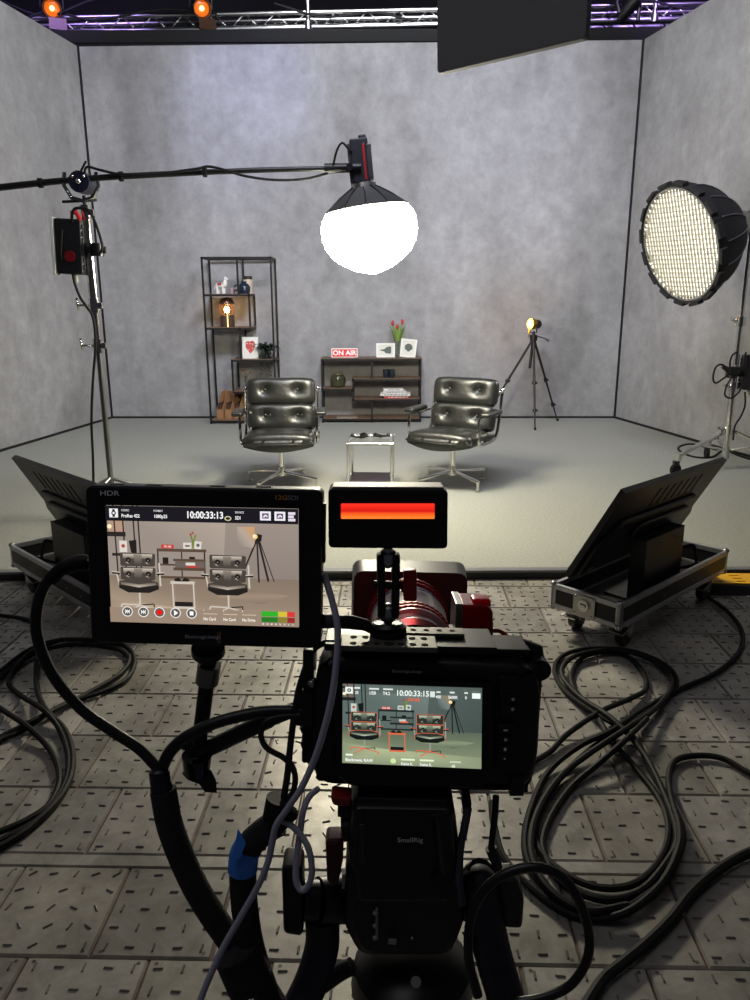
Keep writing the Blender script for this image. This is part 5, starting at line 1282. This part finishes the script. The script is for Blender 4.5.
# right pan handle
MB().tube(spline([Q(466, 905, .02), Q(474, 885, .012), Q(484, 876, .006)], 5), .016, 12).build('rosette', MATS['rosette_black'], tp)
MB().tube(spline([Q(479, 884, .004), Q(483, 905, .002), Q(492, 950, -.005), Q(508, 1005, -.02), Q(520, 1040, -.03)], 6), [.0165]*25, 16).ball(Q(479, 884, .004), .0165, n=16).build('pan_bar', HB, tp)
pp('handle_knob', ((499, 882), (518, 880), (525, 900), (523, 930), (503, 929)), -.004, .02, mat('knob_grey', '2a2a2c', .45), .004)
# red controls at the left
pp('drag_lever', ((325, 841), (343, 840), (343, 862), (338, 887), (327, 884)), -.008, .012, mat('deep_red_lever', '4a0e12', .4), .003)
MB().cyl(Q(343, 828, .0), Q(356, 826, .0), .011, n=16).cyl(Q(338, 808, 0), Q(352, 808, 0), .007, n=14).build('lever_hub', BLACK, tp)
pp('release_latch', ((330, 797), (352, 799), (350, 807), (333, 806)), -.012, .004, mat('bright_red_latch', '8c1c1e', .4), .0015)
mb = MB().span(tuple(Q(342, 889, -.0)), tuple(Q(347, 868, .008))); mb.build('lock_pin', STEEL, tp)
pp('side_bracket', ((464, 800), (472, 801), (471, 815), (463, 815)), -.006, .012, SATIN, .001)
# legs
wt = F2_.M @ Q(412, 985, .03)
for k, a in enumerate((PI/2+.1, PI/2+2.2, PI/2-2.1)):
    d = V((math.cos(a), math.sin(a), 0)); p0 = wt+d*.045-V((0, 0, .03)); p1 = V((wt.x, wt.y, 0))+d*.42
    p1.z = .012
    mb = MB(); sd = d.cross(V((0, 0, 1)))*.022; m_ = p0.lerp(p1, .52)
    for s in (-1, 1): mb.cyl(p0+sd*s, m_+sd*s*.8, .011, n=12)
    mb.cyl(p0.lerp(p1, .4), p1, .011, n=12)
    lg = mb.build('leg', BLACKM, tp, world=True)
    MB().ball(p1, .02, (1, 1, .6), 12).build('foot', RUBBER, lg, world=True)
    MB().box((.07, .04, .03), m_, bev=.006).build('leg_lock', mat('leg_lock_red', '6a1216', .4), lg, world=True)
# ================================================================== RIG CABLES
CBL = mat('cable_black', '121215', .42)
GREYC = mat('grey_cable', 'a4a2b2', .5)
BRAID = mat('braided_sleeve', '0f0f11', .7, bump=(900, .6))
def rig(name, pts, r, lab, m=CBL, n=10, sub=8, cat='cable'):
    return tag(MB().tube(spline([at(*p) for p in pts], sub), r, n).build(name, m), lab, cat)
t = thing('monitor_cable', 'thick black cable looping from the left of the monitor down to the splitter', 'cable', at(160, 768, .63))
MB().tube(spline([at(*p) for p in ((92, 563, .615), (78, 563.5, .615), (60, 570, .615), (44, 587, .617), (36.5, 612, .62), (38, 640, .622), (52, 674, .625), (80, 708, .63), (112, 731, .632), (138, 748, .632), (156, 766, .63))], 8), .0046, 12).build('cord', CBL, t, world=True)
MB().tube(spline([at(*p) for p in ((88, 562.5, .615), (76, 563.5, .615), (62, 569, .615), (50, 580, .616))], 6), [.0066]*6+[.0064]*6+[.0058]*6+[.0052], 12).build('strain_relief', RUBBER, t, world=True)
rig('camera_cable', [(303, 711, .627), (285, 711, .627), (262, 712, .627), (236, 717, .626), (210, 725, .625), (185, 738, .625), (170, 752, .627), (162, 768, .63)], .0052, 'thick black cable arching from the camera left side to the splitter')
tb_ = thing('sleeved_loom', 'wide black braided cable loom hanging from the splitter on the left', 'cable loom', at(170, 790, .63))
MB().tube(spline([at(*p) for p in ((159, 764, .63), (160, 778, .63), (163, 795, .63), (166, 805, .63))], 6), [.006]*3+[.0085]*6+[.0092]*10, 14).build('splitter', mat('splitter_boot', '16161e', .4), tb_, world=True)
MB().tube(spline([at(*p) for p in ((163, 790, .63), (172, 832, .632), (196, 888, .64), (228, 938, .65), (262, 985, .66), (290, 1030, .665))], 8), .0108, 16).build('sleeve', BRAID, tb_, world=True)
tc_ = thing('taped_loom', 'black braided cable bundle wrapped with blue tape under the connector', 'cable loom', at(244, 850, .63))
MB().tube(spline([at(*p) for p in ((278, 822, .62), (262, 833, .622), (248, 848, .626), (243, 870, .63), (245, 910, .637), (252, 950, .645), (265, 990, .65), (280, 1030, .655))], 8), .0112, 16).build('sleeve', BRAID, tc_, world=True)
MB().tube(spline([at(*p) for p in ((248.5, 846, .6255), (244.5, 854, .6275), (243, 864, .629), (242.8, 870, .63))], 5), .0122, 18).build('blue_tape', mat('blue_tape', '3c80e0', .55), tc_, world=True)
MB().raw([at(238, 828, .612), at(246, 843, .611), at(240, 858, .611), at(232, 860, .613)], [[0, 1, 2, 3]]).build('tape_end', MATS['blue_tape'], tc_, world=True)
MB().tube([at(*p) for p in ((236, 950, .636), (243, 966, .638), (250, 983, .64))], .0195, 16).build('black_wrap', FABRIC, tc_, world=True)
tk = thing('loom_connector', 'chunky black cable clamp where the thin cables meet the taped bundle', 'connector', at(275, 820, .615))
MB().cyl(at(280, 798, .612), at(276, 818, .615), .011, n=18).beam(at(292, 808, .608), at(272, 828, .612), .012, .016, up=(1, 0, 0), bev=.003).build('block', RUBBER, tk, world=True)
rig('thin_cable', [(334, 643, .63), (322, 644, .63), (312, 652, .63), (304, 672, .628), (297, 698, .625), (291, 740, .62), (288, 770, .616), (284, 798, .612)], .0028, 'thin black cable dropping along the left side of the camera', n=8)
rig('thin_cable', [(300, 716, .622), (282, 717, .622), (266, 722, .62), (261, 735, .618), (267, 748, .616), (284, 758, .614), (293, 768, .612), (295, 784, .61), (288, 803, .609)], .0025, 'thin black cable making an S bend below the camera clamp', n=8)
rig('grey_cable', [(324, 575, .61), (329, 590, .607), (335, 612, .604), (337.5, 630, .602), (337, 655, .6), (333, 690, .598), (326, 722, .597), (316, 755, .597), (303, 785, .598), (288, 808, .6), (277, 824, .602), (273, 838, .604), (268, 862, .606), (258, 886, .608), (240, 918, .61), (222, 950, .612), (205, 988, .614), (190, 1030, .615)], .0027, 'long grey cable sweeping in front of the camera down to the lower left', GREYC)
rig('grey_cable', [(318, 789, .63), (309, 797, .62), (303, 812, .612), (300, 835, .608), (296.5, 860, .607), (296, 880, .606), (301, 890, .605), (308, 886, .604), (312, 872, .603), (309, 850, .603), (300, 834, .604), (289, 824, .605), (279, 820, .606)], .0026, 'grey cable hanging in a narrow loop beside the tripod handle', GREYC)
t = thing('monitor_plug', 'black cable with a barrel plug running behind the tally arm to the monitor', 'cable', at(340, 622, .64))
MB().cyl(at(322, 621, .615), at(330, 621, .62), .006, n=14).build('collar', mat('grey_plug_collar', '50505a', .4), t, world=True)
MB().tube([at(*p) for p in ((329, 621, .62), (350, 622, .625), (366, 625, .628), (375, 632, .63))], [.0055, .006, .005, .003], 12).build('plug', BLACK, t, world=True)
MB().tube(spline([at(*p) for p in ((374, 632, .632), (374, 637, .632), (365, 640, .632), (345, 640, .63), (330, 644, .63))], 5), .0022, 8).build('cord', CBL, t, world=True)
rig('loop_cable', [(478, 996, .62), (469, 960, .62), (470, 922, .62), (482, 893, .617), (505, 874, .614), (535, 867, .612), (562, 877, .612), (580, 903, .614), (589, 936, .617), (586, 962, .62), (570, 985, .624), (545, 997, .627), (515, 1003, .63), (490, 1012, .632)], .004, 'black cable forming a big open loop at the right tripod handle')
t = thing('drop_cable', 'thin black cable with an inline plug hanging under the camera grip', 'cable', at(492, 850, .65))
MB().tube(spline([at(*p) for p in ((496, 796, .64), (495, 815, .642), (492, 840, .645), (491, 852, .645))], 5), .0028, 8).build('cord', CBL, t, world=True)
MB().cyl(at(491, 848, .645), at(498, 868, .648), .0052, .004, 12).build('plug', BLACK, t, world=True)
rig('thin_cable', [(468, 808, .63), (464, 830, .63), (460, 850, .628), (459, 880, .626), (462, 905, .626)], .0035, 'thin grey-black cable running down the right side of the tripod head', mat('dark_grey_cable', '3a3a44', .5), 8)
# ================================================================== LIGHT
def area(name, loc, target, size, power, col=(1, 1, 1), sy=None, spread=180):
    l = bpy.data.lights.new(name, 'AREA'); l.energy = power; l.color = col; l.shape = 'RECTANGLE'; l.size = size; l.size_y = sy or size; l.spread = math.radians(spread)
    o = bpy.data.objects.new(name, l); COL.objects.link(o); o.matrix_basis = basis(loc, V(loc)-V(target), V((0, 0, 1)) if abs((V(loc)-V(target)).normalized().z) < .98 else V((0, 1, 0))); return o
def spot(name, loc, target, power, ang, blend=.6, col=(1, 1, 1), r=.1):
    l = bpy.data.lights.new(name, 'SPOT'); l.energy = power; l.color = col; l.spot_size = math.radians(ang); l.spot_blend = blend; l.shadow_soft_size = r
    o = bpy.data.objects.new(name, l); COL.objects.link(o); o.matrix_basis = basis(loc, V(loc)-V(target)); return o
def point(name, loc, power, col, r=.05):
    l = bpy.data.lights.new(name, 'POINT'); l.energy = power; l.color = col; l.shadow_soft_size = r
    o = bpy.data.objects.new(name, l); COL.objects.link(o); o.location = loc; return o
area('added_fill_back', (.3, 3.4, 5.7), (-.1, 10, 2.6), 3.0, 185, (.84, .87, 1), 1.0, 100)  # unseen fill lamp, added to brighten the back wall
area('added_fill_top', (0, 7.2, 6.1), (0, 7.3, 0), 5, 2, (.97, .98, 1), 3)  # weak overhead fill, an added lamp out of view
area('added_fill_right', (-2.0, 5.0, 5.9), (3.6, 8, 2.3), 2.0, 45, (1, .98, .92), 1.2, 90)  # added fill aimed at the right wall, no fixture modelled
area('added_fill_left', (2.0, 5.0, 5.9), (-4.0, 7.5, 2.9), 2.0, 46, (1, .98, .93), 1.2, 80)  # added fill that lifts the left wall, source unseen
area('added_fill_front', (-1.5, .4, 5.9), (-.3, 2.0, 0), 3, 34, (.95, .96, 1), 2)  # added overhead fill for the rig and floor plates, unseen
spot('blue_wash', (-.6, 6.4, 5.8), (-1.55, 10, 3.85), 330, 30, .8, (.42, .45, 1), .25)
spot('blue_wash', (1.2, 6.6, 5.8), (1.6, 10, 3.5), 60, 34, .9, (.5, .52, 1), .25)
area('purple_wash', (-3.7, 9.3, 6.0), (-3.9, 10.9, 4.95), .8, 18, (.5, .33, 1), None, 60)
area('purple_wash', (3.5, 9.3, 6.0), (3.7, 10.9, 5.0), .8, 22, (.5, .33, 1), None, 60)
area('hall_uplight', (-4.8, 12.6, 5.2), (-4.8, 14, 5.6), .6, 9, (.5, .32, 1))
area('hall_uplight', (4.8, 12.6, 5.2), (4.8, 14, 5.6), .6, 9, (.5, .32, 1))
area('added_fill_truss', (0, 9.0, 6.0), (0, 10.9, 4.95), 2.5, 26, (.95, .95, 1), .5, 60)  # added lamp that only brightens the truss
spot('softbox_beam', FC+nf*.06, FC+nf*4, 110, 75, .7, (1, .97, .88), .35)
point('spotlight_glow', hc+aim*.11+V((-.02, 0, .02)), 3.5, (1, .52, .18), .03)
w = bpy.data.worlds.new('hall'); SC.world = w; w.use_nodes = True
w.node_tree.nodes['Background'].inputs[0].default_value = (.75, .78, 1, 1); w.node_tree.nodes['Background'].inputs[1].default_value = .03
# ================================================================== CAMERA
cd = bpy.data.cameras.new('camera'); cam = bpy.data.objects.new('camera', cd); COL.objects.link(cam); SC.camera = cam
cd.sensor_fit = 'VERTICAL'; cd.sensor_height = 36; cd.sensor_width = 27; cd.lens = 36*FPX/1000; cd.clip_start = .02; cd.clip_end = 60
cam.matrix_basis = T(0, 0, EYE) @ Matrix.Rotation(PI/2-PITCH, 4, 'X') @ Matrix.Rotation(-ROLL, 4, 'Z')
SC.view_settings.view_transform = 'Standard'; SC.view_settings.look = 'None'; SC.view_settings.gamma = 1; SC.view_settings.use_curve_mapping = False; SC.view_settings.exposure = 0
SC.cycles.use_denoising = True; SC.cycles.max_bounces = 8; SC.cycles.sample_clamp_indirect = 6; SC.cycles.caustics_reflective = False; SC.cycles.caustics_refractive = False
